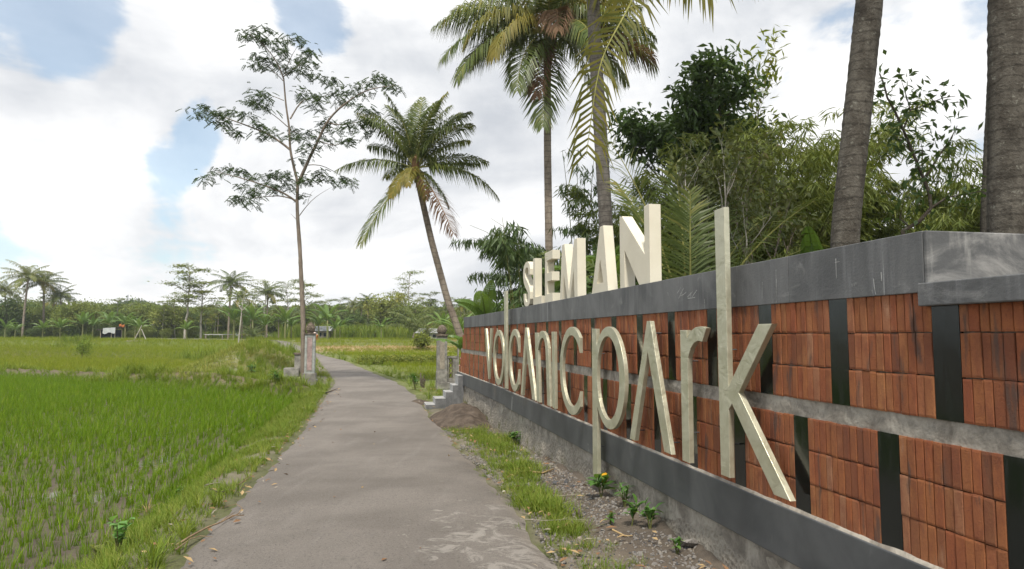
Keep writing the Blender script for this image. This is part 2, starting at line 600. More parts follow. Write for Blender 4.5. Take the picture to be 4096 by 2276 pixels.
def f_road(k):
    p = pos(k)
    n = k.noise(p, .55, 7, .6, .3)
    grit = k.noise(p, 48, 8, .78)
    c = k.mix(k.ramp(n, .3, .7), c4((.155, .136, .118)), c4((.235, .208, .183)))
    c = k.mix(k.ramp(k.noise(p, 4.5, 8, .7, .4), .5, .72, 0, .28), c, c4((.15, .135, .125)))
    c = k.mix(k.ramp(grit, .51, .63, 0, .75), c, c4((.085, .078, .072)))
    tr = k.noise(k.mapping(p, scale=(3.0, .35, 1), rot=(0, 0, .199)), 1.6, 7, .65)
    c = k.mix(k.ramp(tr, .5, .75, 0, .22), c, c4((.30, .275, .25)))
    c = k.mix(k.ramp(k.noise(p, 75, 4, .65), .62, .70, 0, .6), c, c4((.45, .42, .38)))
    # worn cement patches
    q = k.mapping(p, scale=(1.0, 1.25, 1))
    w1 = k.noise(q, 3.6, 10, .75, 1.1)
    w2 = k.noise(k.mapping(p, loc=(3.7, 1.9, 0)), .42, 3, .5)
    s_ = k.node('ShaderNodeSeparateXYZ'); k.l.new(p, s_.inputs[0])
    # l = x*NV + y*NVy : distance right of the camera line
    l = k.math('ADD', k.math('MULTIPLY', s_.outputs[0], float(NV[0])), k.math('MULTIPLY', s_.outputs[1], float(NV[1])))
    s = k.math('ADD', k.math('MULTIPLY', s_.outputs[0], float(DV[0])), k.math('MULTIPLY', s_.outputs[1], float(DV[1])))
    side = k.math('MULTIPLY', k.ramp(l, -.4, 1.3), k.ramp(s, 8.6, 5.8))
    dens = k.math('ADD', k.math('MULTIPLY', side, .14), k.math('MULTIPLY', k.math('SUBTRACT', w2, .5), .22))
    w = k.ramp(k.math('ADD', w1, dens), .63, .74, 0, .42)
    c = k.mix(w, c, c4((.50, .46, .41)))
    dirt = k.ramp(k.math('ADD', l, k.math('MULTIPLY', k.noise(p, 1.3, 6, .65), 1.2)), 1.75, 2.1, 0, .5)
    c = k.mix(dirt, c, c4((.25, .215, .18)))
    return bsdf(k, c, .9, .2, 0, k.math('ADD', grit, k.math('MULTIPLY', w, .4)), .02, .9)


principled('asphalt', f_road)


def f_ground(k):
    p = pos(k)
    ca = k.node('ShaderNodeVertexColor', layer_name='col')
    n = k.noise(p, 1.1, 8, .65, .3)
    n2 = k.noise(p, 17, 7, .7)
    c = k.mix(1.0, ca.outputs[0], k.mix(k.ramp(n, .25, .75), c4((.72, .72, .72)), c4((1.25, 1.22, 1.15))), blend='MULTIPLY')
    c = k.mix(k.ramp(n2, .5, .75, 0, .5), c, k.mix(1.0, c, c4((.5, .48, .45)), blend='MULTIPLY'))
    wet = ca.outputs['Alpha']
    puddle = k.ramp(k.math('ADD', k.math('MULTIPLY', k.noise(p, .7, 5, .55), 1.0), k.math('MULTIPLY', k.math('SUBTRACT', wet, .5), .5)), .58, .66)
    puddle = k.math('MULTIPLY', puddle, k.ramp(wet, .2, .6))
    rough = k.mix(puddle, .95, .12, 'FLOAT')
    bump = k.math('MULTIPLY', k.math('ADD', n2, n), k.math('SUBTRACT', 1.0, puddle))
    return bsdf(k, c, rough, .35, 0, bump, .05, .8)


principled('ground', f_ground)
m_flat('pillar_cement', (.24, .225, .2), .9, .2, 0, .35, 5, .01)
m_flat('pillar_pink', (.36, .26, .24), .9, .2, 0, .3, 6, .006)
m_flat('pillar_green', (.33, .34, .32), .9, .2, 0, .3, 6, .006)
m_flat('finial_moss', (.16, .13, .10), .95, .1, 0, .5, 9, .03)
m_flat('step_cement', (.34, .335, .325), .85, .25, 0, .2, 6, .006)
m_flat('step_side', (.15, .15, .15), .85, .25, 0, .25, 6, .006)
m_flat('soil', (.105, .082, .064), .97, .1, 0, .35, 5, .04)
m_flat('stone_grey', (.24, .22, .2), .9, .2, 0, .4, 12, .01)
m_flat('stone_dark', (.10, .10, .105), .85, .3, 0, .3, 12, .01)
m_flat('twig', (.26, .18, .11), .9, .2, 0, .3, 12, .004)
m_flat('dry_leaf', (.24, .135, .07), .85, .2, 0, .35, 14, .003)
m_flat('white_shell', (.66, .6, .5), .7, .3, 0, .2, 14, .003)
m_flat('coconut', (.15, .16, .035), .55, .4, 0, .3, 5, .004)
m_flat('coconut_brown', (.16, .09, .045), .75, .3, 0, .3, 5, .004)
m_flat('rachis', (.26, .25, .07), .6, .3, 0, .25, 5, .003)
m_flat('rachis_brown', (.2, .11, .05), .7, .25, 0, .25, 5, .003)
m_flat('shed_dark', (.035, .045, .06), .9, .2, 0, .4, 3, .01)
m_flat('wood_grey', (.3, .26, .21), .9, .2, 0, .25, 6, .006)
m_flat('tarp_white', (.40, .41, .41), .7, .3, 0, .12, 2, .01)
m_flat('roof_dark', (.09, .075, .065), .9, .2, 0, .3, 3, .01)
m_flat('roof_grey', (.30, .30, .30), .7, .3, 0, .2, 2, .01)
m_flat('wall_white', (.42, .41, .38), .85, .2, 0, .15, 2, .01)
m_flat('wall_brown', (.24, .15, .1), .85, .2, 0, .25, 2, .01)
m_flat('orange_cloth', (.38, .13, .04), .8, .2, 0, .15, 3, .004)
m_flat('skin', (.28, .15, .09), .6, .3, 0, .1, 6, .001)
m_flat('shirt_pale', (.62, .50, .46), .85, .2, 0, .15, 6, .002)
m_flat('trousers_rust', (.36, .14, .04), .85, .2, 0, .25, 6, .002)
m_flat('hair_dark', (.02, .016, .014), .6, .3, 0, .2, 9, .002)
m_flat('mast_steel', (.4, .4, .42), .5, .5, .3, .1, 2, .001)
m_flat('paint_white', (.40, .395, .38), .8, .25, 0, .3, 30, .001)
m_flat('plastic_blue', (.03, .08, .32), .4, .4, 0, .1, 5, .001)
m_flat('pink_flower', (.7, .35, .38), .7, .2, 0, .2, 6, .001)

# ================================================================ TERRAIN
def vnoise(x, y, sc, seed=0):
    """smooth value noise 0..1"""
    x = np.asarray(x, float) * sc + seed * 17.13; y = np.asarray(y, float) * sc + seed * 5.71
    xi, yi = np.floor(x), np.floor(y)
    fx, fy = x - xi, y - yi
    fx, fy = fx * fx * (3 - 2 * fx), fy * fy * (3 - 2 * fy)
    h = lambda a, b: np.modf(np.abs(np.sin(a * 127.1 + b * 311.7 + seed * 74.7) * 43758.5453))[0]
    return (h(xi, yi) * (1 - fx) + h(xi + 1, yi) * fx) * (1 - fy) + (h(xi, yi + 1) * (1 - fx) + h(xi + 1, yi + 1) * fx) * fy


def fbm(x, y, sc, seed=0, o=4):
    a, t, n = .5, 0, 0
    for i in range(o):
        t = t + a * vnoise(x, y, sc * 2 ** i, seed + i); n += a; a *= .5
    return t / n


def zbase(x, y):
    s, l = sl(x, y)
    return -.28 * ss(4, 17, s) + 1.48 * ss(30, 105, y)


def hit_base(u, v, off=0.0):
    r = cray(u, v)
    t = np.linspace(2, 500, 60000)
    P = CAMP + t[:, None] * r
    below = P[:, 2] < zbase(P[:, 0], P[:, 1]) + off
    return P[np.argmax(below)]


RL = [W(-6, -1.47), W(0, -1.47), W(5.5, -1.47), W(12, -1.47)] + [hit_base(*q) for q in [(1336, 1527), (1303, 1480), (1264, 1424), (1167, 1398), (1105, 1362)]] + [np.array([-70, 112, 0]), np.array([-160, 150, 0])]
RR = [W(-6, 1.42), W(0, 1.42), W(5.0, 1.42), W(13.6, 1.5)] + [hit_base(*q) for q in [(1656, 1569), (1582, 1523), (1505, 1492), (1388, 1445), (1291, 1422), (1194, 1383), (1140, 1364)]] + [np.array([-66, 117, 0]), np.array([-160, 156, 0])]
RL, RR = np.array(RL), np.array(RR)


def smooth_x(P):
    ys = np.linspace(P[0, 1], P[-1, 1], 1200)
    xs = np.interp(ys, P[:, 1], P[:, 0])
    for _ in range(40):
        xs[1:-1] = (xs[:-2] + xs[1:-1] * 2 + xs[2:]) / 4
    return ys, xs


_ly, _lx = smooth_x(RL)
_ry, _rx = smooth_x(RR)
road_left = lambda y: np.interp(y, _ly, _lx)
road_right = lambda y: np.interp(y, _ry, _rx)
bund1 = lambda x: 26.0 - .62 * (np.asarray(x, float) + 9.6) + 1.2 * (fbm(x, 0 * np.asarray(x, float), .12, 3) - .5)
PADDY_Z = -.46


def gz(x, y):
    x = np.asarray(x, float); y = np.asarray(y, float)
    s, l = sl(x, y)
    zb = zbase(x, y)
    el = road_left(y) - x
    er = x - road_right(y)
    b1 = y - bund1(x)
    mud = .05 * (fbm(x, y, 2.2, 5) - .5)
    zp2 = -.36 + 1.56 * ss(50, 112, y)
    steps = .16 * np.sin(y * .33 + .06 * x) * ss(48, 60, y) * (1 - ss(100, 130, y))
    zl = np.where(b1 < 0, PADDY_Z, zp2 + steps) + mud
    zl = zl + .34 * np.exp(-(b1 / .75) ** 2)
    mound = 1.6 * np.exp(-((x + 13.7 + (y - 36) * .24) / 2.6) ** 2 - ((y - 37) / 6.5) ** 2)
    mound += .5 * np.exp(-((x + 15.5) / 4.5) ** 2 - ((y - 52) / 6) ** 2)
    zl = zl + mound
    inside = ss(2.5, 2.75, l) * (1 - ss(19.3, 21, s))
    zr_near = zb + .05 * ss(1.6, 2.4, l) * (1 - ss(7, 12, s)) + .02 * (fbm(x, y, 3, 9) - .5) + .35 * inside
    zr_far = zb - .10 + .12 * np.sin(y * .5 + x * .05) * ss(30, 40, y) * (1 - ss(90, 130, y)) + mud
    zr = np.where(s < 20, zr_near, zr_far * ss(20, 23, s) + zr_near * (1 - ss(20, 23, s)))
    z = np.where(el > 0, zb * (1 - ss(.35, 1.15, el)) + zl * ss(.35, 1.15, el), np.where(er > 0, zb * (1 - ss(.1, .8, er)) + zr * ss(.1, .8, er), zb - .03))
    far = ss(160, 400, np.hypot(x, y))
    return z * (1 - far) + 1.2 * far


def hit(u, v, off=0.0):
    r = cray(u, v)
    t = np.linspace(2, 260, 20000)
    P = CAMP + t[:, None] * r
    b = P[:, 2] < gz(P[:, 0], P[:, 1]) + off
    return P[np.argmax(b)]


def axis(lo, d0, d1, hi, step, grow=1.16):
    a = list(np.arange(d0, d1 + 1e-6, step))
    st, x = step, a[-1]
    while x < hi:
        st *= grow; x += st; a.append(x)
    st, x, pre = step, a[0], []
    while x > lo:
        st *= grow; x -= st; pre.append(x)
    return np.array(pre[::-1] + a)


def lerp3(c, m, col):
    return c * (1 - m[:, None]) + np.array(col)[None, :] * m[:, None]


def build_ground():
    gx = axis(-3000, -13, 4, 3000, .16, 1.09)
    gy = axis(-40, -1, 34, 4000, .17, 1.06)
    X, Y = np.meshgrid(gx, gy)
    x, y = X.ravel(), Y.ravel()
    z = gz(x, y)
    nx, ny = len(gx), len(gy)
    i = np.arange(nx * ny).reshape(ny, nx)
    q = np.stack([i[:-1, :-1], i[:-1, 1:], i[1:, 1:], i[1:, :-1]], -1).reshape(-1, 4)
    mb = MB(); mb.add(np.stack([x, y, z], 1), quads=q)
    me = mb.mesh('ground', [MATS['ground']], True)
    s, l = sl(x, y)
    el, er, b1 = road_left(y) - x, x - road_right(y), y - bund1(x)
    c = np.tile(np.array([.115, .125, .05]), (len(x), 1))               # grassy earth
    wet = np.zeros(len(x))
    left = el > 0
    pad = left & (b1 < -.2)
    c = lerp3(c, (left * ss(.5, 1.0, el) * (b1 < 0)), (.145, .118, .088))  # mud of the near paddy
    wet = np.where(pad, .55 * ss(.9, 1.6, el), 0)
    pad2 = left * ss(.6, 1.2, b1) * (1 - ss(17, 23, b1)) * ss(2.0, 4.5, el)
    c = lerp3(c, pad2, (.135, .12, .06)); wet = np.maximum(wet, pad2 * .6)
    c = lerp3(c, left * np.exp(-(b1 / .5) ** 2) * ss(.3, 1, el) * (.4 + .6 * fbm(x, y, .5, 35)), (.17, .13, .09))       # the bund's bare path
    farl = left * ss(18, 30, b1)
    c = lerp3(c, farl, (.15, .18, .045))
    m = np.exp(-((x + 13.7 + (y - 36) * .24) / 2.6) ** 2 - ((y - 37) / 6.5) ** 2)
    c = lerp3(c, np.clip(m * 1.5, 0, 1) * left, (.2, .19, .06))
    right = er > 0
    near = right & (s < 21)
    c = lerp3(c, near * (1 - ss(17, 21, s)), (.20, .17, .138))          # grit along the wall
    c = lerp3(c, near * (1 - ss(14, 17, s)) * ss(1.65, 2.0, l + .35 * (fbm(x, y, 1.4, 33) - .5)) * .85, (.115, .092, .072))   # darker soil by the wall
    rf = right * ss(20, 24, s)
    c = lerp3(c, rf, (.15, .17, .05))
    band = rf * np.exp(-((y - 68 - .1 * x) / 5) ** 2)
    c = lerp3(c, band, (.36, .27, .15))                                   # cut straw
    band = rf * np.exp(-((y - 84) / 4) ** 2)
    c = lerp3(c, band, (.2, .17, .09))
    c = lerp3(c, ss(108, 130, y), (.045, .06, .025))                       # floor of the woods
    c = lerp3(c, left * ss(0, .12, el) * (1 - ss(.4, .7, el)), (.19, .17, .12))
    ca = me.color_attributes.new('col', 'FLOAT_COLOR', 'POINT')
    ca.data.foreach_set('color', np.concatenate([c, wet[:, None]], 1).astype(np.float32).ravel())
    o = link('ground', me)
    tag(o, kind='structure')


build_ground()


def build_road():
    ys = axis(-5.5, -5.5, 36, 150, .2, 1.05)
    ys = ys[ys < 150]
    ncol = 15
    V = []
    for y in ys:
        a, b = road_left(y), road_right(y)
        a += .13 * (fbm(y, 1.0, 1.1, 2) - .5) + .10 * (vnoise(y, 2.0, 4.5, 8) - .5)
        b += .30 * (fbm(y, 5.0, .8, 4) - .5) + .12 * (vnoise(y, 7.0, 4.0, 6) - .5)
        for j in range(ncol):
            t = j / (ncol - 1)
            x = a + (b - a) * t
            z = float(zbase(x, y)) + .012 + .025 * (1 - (2 * t - 1) ** 2)
            if j in (0, ncol - 1): z -= .06
            V.append((x, y, z))
    i = np.arange(len(ys) * ncol).reshape(len(ys), ncol)
    q = np.stack([i[:-1, :-1], i[:-1, 1:], i[1:, 1:], i[1:, :-1]], -1).reshape(-1, 4)
    o = link('road', MB().add(V, quads=q).mesh('road', [MATS['asphalt']], True))
    tag(o, kind='structure')


build_road()

# ================================================================ THE SIGN WALL
WS, WL = 6.0, 2.475                # anchor of the wall's local frame


def far_off(s):                    # the far section stands a little askew
    return np.where(s > 12.93, .045 - (s - 12.93) * .020, 0.0)


wall = empty('sign_wall', W(WS, WL, 0), ROAD_ROT)
tag(wall, 'long sign wall of upright red bricks with black granite strips and dark cement cap', 'wall', kind='thing')


def lx(s):
    return WS - s


def wall_box(mb, s0, s1, y0, y1, z0, z1, mat=0, bev=0.0):
    """box between s0<s1; follows the far section's skew"""
    xs = [(s0, float(far_off(s0 + .01))), (s1, float(far_off(s1 - .01)))]
    V = []
    for z in (z0, z1):
        for yy in (y0, y1):
            for s, o in xs[::-1]:
                V.append((lx(s), yy + o, z))
    mb.add(V, quads=[(0, 2, 3, 1), (4, 5, 7, 6), (0, 1, 5, 4), (2, 6, 7, 3), (0, 4, 6, 2), (1, 3, 7, 5)], mat=mat)


def bevelled(o, w=.006, seg=2):
    m = o.modifiers.new('bevel', 'BEVEL')
    m.width = w; m.segments = seg; m.limit_method = 'ANGLE'
    return o


# core behind the facing
mb = MB()
wall_box(mb, .7, 2.75, .032, .28, -.6, 1.85)
wall_box(mb, 2.75, 12.92, .032, .34, -.6, 2.1)
wall_box(mb, 12.94, 18.6, .032, .34, -.6, 2.1)
wall_box(mb, 18.6, 19.3, .032, .34, -.6, 1.3)
wall_box(mb, 19.3, 19.8, .032, .34, -.6, .6)
link('core', mb.mesh('core', [MATS['cement_band']]), wall)
# dark cement cap: near stretch, far stretch
for a_, b_ in ((2.695, 3.742), (3.745, 8.218), (8.221, 12.905)):
    mb = MB(); wall_box(mb, a_, b_, 0, .42, 1.897, 2.182)
    bevelled(link('cap', mb.mesh('cap', [MATS['cement_dark']]), wall), .004)
mb = MB(); wall_box(mb, 12.95, 18.69, 0, .42, 1.905, 2.185)
bevelled(link('cap', mb.mesh('cap', [MATS['cement_dark']]), wall))
# the tall part ends here and returns to the right; the lower stretch goes on under its own ledge
mb = MB(); mb.box(lx(2.693), lx(2.672), .001, 2.9, 1.93, 2.181)
bevelled(link('end_face', mb.mesh('end_face', [MATS['cement_light']]), wall))['label'] = 'pale smeared cement end face of the cap'
mb = MB(); mb.box(lx(2.70), lx(.6), -.035, .30, 1.832, 1.938)
bevelled(link('ledge', mb.mesh('ledge', [MATS['cement_dark']]), wall))
# base band
mb = MB(); wall_box(mb, .6, 12.92, -.012, .2, .338, .655)
bevelled(link('base_band', mb.mesh('base_band', [MATS['cement_base']]), wall), .008)
mb = MB(); wall_box(mb, 12.945, 19.9, -.012, .2, .338, .655)
bevelled(link('base_band', mb.mesh('base_band', [MATS['cement_base']]), wall), .008)
# recessed middle band, rough
mb = MB()
for (a, b) in ((.6, 12.92), (12.945, 19.25)):
    n = int((b - a) / .06)
    V = []
    for i in range(n + 1):
        s = a + (b - a) * i / n
        for j, zz in enumerate((1.215, 1.245, 1.275, 1.305, 1.335)):
            dy = .02 - .012 * (mnoise.noise(Vector((s * 5, zz * 9, 1))) + .5 * mnoise.noise(Vector((s * 19, zz * 23, 4))))
            V.append((lx(s), dy + float(far_off(min(max(s, a + .01), b - .01))), zz))
    k = np.arange((n + 1) * 5).reshape(n + 1, 5)
    q = np.stack([k[:-1, :-1], k[1:, :-1], k[1:, 1:], k[:-1, 1:]], -1).reshape(-1, 4)
    mb.add(V, quads=q)
link('middle_band', mb.mesh('middle_band', [MATS['cement_band']], True), wall)
# rough stone plinth
mb = MB()
ns_, nz_ = 480, 26
V = []
for i in range(ns_ + 1):
    s = .6 + (19.85 - .6) * i / ns_
    for j in range(nz_ + 1):
        t = j / nz_
        zz = -.62 + (.345 + .62) * t
        e = mnoise.fractal(Vector((s * 2.1, zz * 2.6, 3.3)), 1.0, 2.0, 6) * .035 + mnoise.noise(Vector((s * 17, zz * 17, 8))) * .008
        V.append((lx(s), .045 - .10 * (1 - t) + e * (1 - .55 * t) + float(far_off(s)), zz))
k = np.arange((ns_ + 1) * (nz_ + 1)).reshape(ns_ + 1, nz_ + 1)
q = np.stack([k[:-1, :-1], k[1:, :-1], k[1:, 1:], k[:-1, 1:]], -1).reshape(-1, 4)
mb.add(V, quads=q)
link('plinth', mb.mesh('plinth', [MATS['plinth_stone']], True), wall)

# ---- bricks and granite strips
UP = [(1.905, 1.712), (1.712, 1.518), (1.518, 1.322)]
LO = [(1.222, 1.034), (1.034, .842), (.842, .648)]
up_strip = [2.674 + .7145 * i for i in range(-3, 23)]
lo_strip = [3.048 + .7025 * i for i in range(-4, 24)]
END_UP = [18.70, 18.95, 19.10]
END_LO = [19.30, 19.45, 19.62]


def brick_mesh(name, seed):
    r = random.Random(seed)
    bm = bmesh.new()
    bmesh.ops.create_cube(bm, size=1.0)
    for v in bm.verts:
        v.co.x += r.uniform(-.035, .035); v.co.z += r.uniform(-.006, .006); v.co.y += r.uniform(-.02, .02)
    ed = [e for e in bm.edges if all(v.co.y < 0 for v in e.verts)]
    bmesh.ops.bevel(bm, geom=ed, offset=.055, segments=1, affect='EDGES')
    me = bpy.data.meshes.new(name)
    bm.to_mesh(me); bm.free()
    a = me.attributes.new('v', 'FLOAT', 'POINT')
    a.data.foreach_set('value', [0.0] * len(me.vertices))
    me.materials.append(MATS['brick'])
    return me


brick_vars = [brick_mesh('brick', i) for i in range(14)]
brick_np = []
for me in brick_vars:
    co = np.array([v.co[:] for v in me.vertices])
    qs = [tuple(p.vertices) for p in me.polygons if len(p.vertices) == 4]
    ts = [tuple(p.vertices) for p in me.polygons if len(p.vertices) == 3]
    brick_np.append((co, qs, ts))

cells = []     # (s centre, z centre, ds, dz, tier)
tiles = []
for tier, (strips, rows, ends) in enumerate(((up_strip, UP, END_UP), (lo_strip, LO, END_LO))):
    wdt = .150 if tier == 0 else .142
    for i, sk in enumerate(strips):
        a, b = sk - wdt, sk
        if a > .9 and b < 18.4:
            tiles.append((a, b, rows[0][0] - .002, rows[-1][1] + .002))
        nxt = strips[i + 1] - wdt if i + 1 < len(strips) else sk + .55
        nb = 11
        w_ = (nxt - sk) / nb
        for row, (zt, zb_) in enumerate(rows):
            cuts = [sk + w_ * j + (random.uniform(-.005, .005) if 0 < j < nb else 0) for j in range(nb + 1)]
            for j in range(nb):
                s0, s1 = cuts[j], cuts[j + 1]
                if s0 < .95 or s1 > ends[row]: continue
                if s0 < 12.94 < s1: continue
                cells.append(((s0 + s1) / 2, (zt + zb_) / 2, s1 - s0, zt - zb_, tier))
vis = sorted([c for c in cells if c[0] > 2.22], key=lambda c: c[0])
hero = set(id(c) for c in vis[:300])
rest = MB()
for c in cells:
    s, z, ds, dz, tier = c
    vi = random.randrange(14)
    yb = .030 + random.uniform(-.003, .003)     # centre depth
    sx, sy, sz = ds - random.uniform(.0022, .0055), .042, dz - random.uniform(.003, .007)
    zc = z + random.uniform(-.0015, .0015)
    tilt = random.uniform(-.004, .004)
    if id(c) in hero:
        o = link('brick', brick_vars[vi], wall, (lx(s), yb, zc), (0, tilt, 0))
        o.scale = (sx, sy, sz)
    else:
        co, qs, ts = brick_np[vi]
        p = co * np.array([sx, sy, sz]) + np.array([lx(s), yb + float(far_off(s)), zc])
        rest.add(p, quads=qs, tris=ts, attr=random.random())
o = link('bricks_beyond', rest.mesh('bricks_beyond', [MATS['brick']]), wall)
o['kind'] = 'stuff'
tile_me = None
for (a, b, zt, zb_) in tiles:
    if tile_me is None:
        m_ = MB(); m_.box(-.5, .5, -.5, .5, -.5, .5)
        tile_me = m_.mesh('granite_strip', [MATS['black_granite']])
    o = link('granite_strip', tile_me, wall, (lx((a + b) / 2), .027 + float(far_off((a + b) / 2)), (zt + zb_) / 2))
    o.scale = (b - a - .003, .03, zt - zb_)
# mortar fillet under the lower bricks
mb = MB()
n = 260
V = []
for i in range(n + 1):
    s = .7 + (19.7 - .7) * i / n
    h_ = .010 + .010 * (mnoise.noise(Vector((s * 6, 2, 2))) + .6)
    f_ = float(far_off(s))
    V += [(lx(s), -.006 + f_, .654), (lx(s), .006 + f_, .654 + h_), (lx(s), .03 + f_, .654 + h_)]
k = np.arange((n + 1) * 3).reshape(n + 1, 3)
q = np.stack([k[:-1, :-1], k[1:, :-1], k[1:, 1:], k[:-1, 1:]], -1).reshape(-1, 4)
mb.add(V, quads=q)
link('mortar_line', mb.mesh('mortar_line', [MATS['cement_band']], True), wall)

# ---- paint drips and scratched marks on the cap
def on_wall(u, v, off=0.0):
    r = cray(u, v)
    t = (WL + off) / (r @ NV)
    p = CAMP + t * r
    return float(p @ DV), float(p[2])


def paint_mark(uvs, w0, w1, mat='paint_white'):
    P = [on_wall(*q) for q in uvs]
    V = []
    for i, (s, z) in enumerate(P):
        a = np.array(P[max(0, i - 1)]); b = np.array(P[min(len(P) - 1, i + 1)])
        d = (b - a) / (np.linalg.norm(b - a) + 1e-9)
        n = np.array([-d[1], d[0]])
        w = (w0 + (w1 - w0) * i / (len(P) - 1)) / 2
        for sg in (-1, 1):
            V.append((lx(s + n[0] * w * sg), -.0016, z + n[1] * w * sg))
    q = [(2 * i, 2 * i + 1, 2 * i + 3, 2 * i + 2) for i in range(len(P) - 1)]
    link('paint_mark', MB().add(V, quads=q).mesh('paint_mark', [MATS[mat]]), wall)


c5_ = lambda *pts: [(2500 + x / 1.431, 1100 + y / 1.431) for x, y in pts]
c6_ = lambda *pts: [(3100 + x / 1.683, 850 + y / 1.683) for x, y in pts]
for pts, a, b in ((c5_((300, 104), (310, 88), (320, 70)), .006, .003), (c5_((308, 134), (322, 105), (337, 74)), .007, .004), (c5_((318, 120), (335, 112), (352, 98)), .006, .004), (c5_((358, 126), (372, 112), (388, 95)), .007, .004), (c5_((376, 100), (377, 116), (379, 131)), .006, .004),
                  (c5_((386, 126), (398, 106), (413, 86)), .007, .004), (c5_((360, 133), (380, 132), (402, 128)), .006, .004), (c5_((868, 22), (867, 90), (867, 158)), .004, .005), (c5_((787, 40), (786, 100), (786, 138)), .004, .003), (c5_((455, 138), (457, 165), (458, 190)), .004, .003), (c5_((246, 98), (248, 118)), .004, .003),
                  (c6_((411, 310), (413, 380), (415, 445)), .007, .003), (c6_((665, 445), (670, 500), (680, 552)), .006, .004), (c6_((716, 402), (719, 430), (719, 462)), .009, .004), (c6_((520, 478), (521, 500)), .004, .003), (c6_((534, 475), (535, 495)), .003, .002), (c6_((546, 470), (547, 485)), .003, .002), (c6_((655, 520), (656, 545)), .003, .002),
                  (c6_((405, 338), (420, 333), (437, 330)), .004, .002), (c6_((8, 385), (9, 480), (10, 600)), .004, .004)):
    paint_mark(pts, a, b)

# ---------------------------------------------------------------- letters
LET_D = 2.365


def letter(name, contours, label, cat, mat, front_l, thick, bev=.003, group=None, pins=()):
    """contours: closed polylines of (s, z); first is the outline, the others holes"""
    s_all = [p[0] for p in contours[0]]; z_all = [p[1] for p in contours[0]]
    s0, z0 = sum(s_all) / len(s_all), min(z_all)
    cu = bpy.data.curves.new(name, 'CURVE')
    cu.dimensions = '2D'; cu.fill_mode = 'BOTH'
    cu.extrude = thick / 2 - bev; cu.bevel_depth = bev; cu.bevel_resolution = 1
    for c in contours:
        sp = cu.splines.new('POLY')
        sp.points.add(len(c) - 1)
        for q, (s, z) in zip(sp.points, c):
            q.co = (s0 - s, z - z0, 0, 1)
        sp.use_cyclic_u = True
    tmp = bpy.data.objects.new('tmp', cu)
    COL.objects.link(tmp)
    dg = bpy.context.evaluated_depsgraph_get()
    me = bpy.data.meshes.new_from_object(tmp.evaluated_get(dg))
    bpy.data.objects.remove(tmp)
    me.name = name
    # stand the flat outline up: local x right along wall, z up, front towards the road (-y)
    me.transform(Matrix.Rotation(R(90), 4, 'X'))
    for q in me.polygons: q.use_smooth = False
    me.materials.clear(); me.materials.append(mat)
    o = link(name, me, None, W(s0, front_l + thick / 2, z0), (0, 0, ROAD_ROT))
    tag(o, label, cat, group)
    for (s, z) in pins:
        mb = MB(); mb.tube(np.array([[0, 0, 0], [0, .12, 0]]), .005, 6)
        link('standoff', mb.mesh('standoff', [MATS['stone_dark']], True), o, (s0 - s, thick / 2 - .005, z - z0))
    return o


def ell(cs, cz, a, b, t0=0, t1=360, n=44):
    return [(cs - a * math.cos(R(t0 + (t1 - t0) * i / n)), cz + b * math.sin(R(t0 + (t1 - t0) * i / n))) for i in range(n + 1)]


def ring_c(cs, cz, a, b, wa, wb, cut):
    """a letter c: ring cut off by an upright line at s = cut (near side)"""
    to = math.degrees(math.acos((cs - cut) / a)); ti = math.degrees(math.acos(min(1, (cs - cut) / (a - wa))))
    out = ell(cs, cz, a, b, to, 360 - to)
    inn = ell(cs, cz, a - wa, b - wb, ti, 360 - ti)
    return [out + inn[::-1]]


PINS = {'v': [(14.5, 1.6), (14.1, 1.6)], 'o': [(13.118, 1.75), (13.118, .79)], 'l': [(12.4, 2.0), (12.36, 1.0)], 'c': [], 'A': [], 'n': [(9.86, 1.0), (9.22, 1.0), (9.6, 1.71)], 'i': [(8.94, 1.5), (8.93, .95)],
        'p': [(7.19, 1.5), (7.19, .5), (6.73, 1.735), (6.73, .79)], 'r': [(4.97, 1.5), (4.97, .95)], 'k': [(4.39, 1.6), (4.39, .95)]}


def M_(name_, cont, label):
    pins = PINS[name_]
    if name_ == 'c':
        m = cont[0]; cs_ = sum(q[0] for q in m) / len(m); pins = [(cs_ - .0, max(q[1] for q in m) - .05), (cs_, min(q[1] for q in m) + .05)]
    if name_ == 'A':
        m = cont[0]; pins = [((m[0][0] + m[1][0]) / 2, 1.72), ((m[2][0] + m[3][0]) / 2 + .02, .82), ((m[5][0] + m[6][0]) / 2 - .02, .82)]
    return letter('metal_letter', cont, label, 'letter', MATS['brass_metal'], LET_D, .04, pins=pins, group='metal letters mounted on the brick wall')


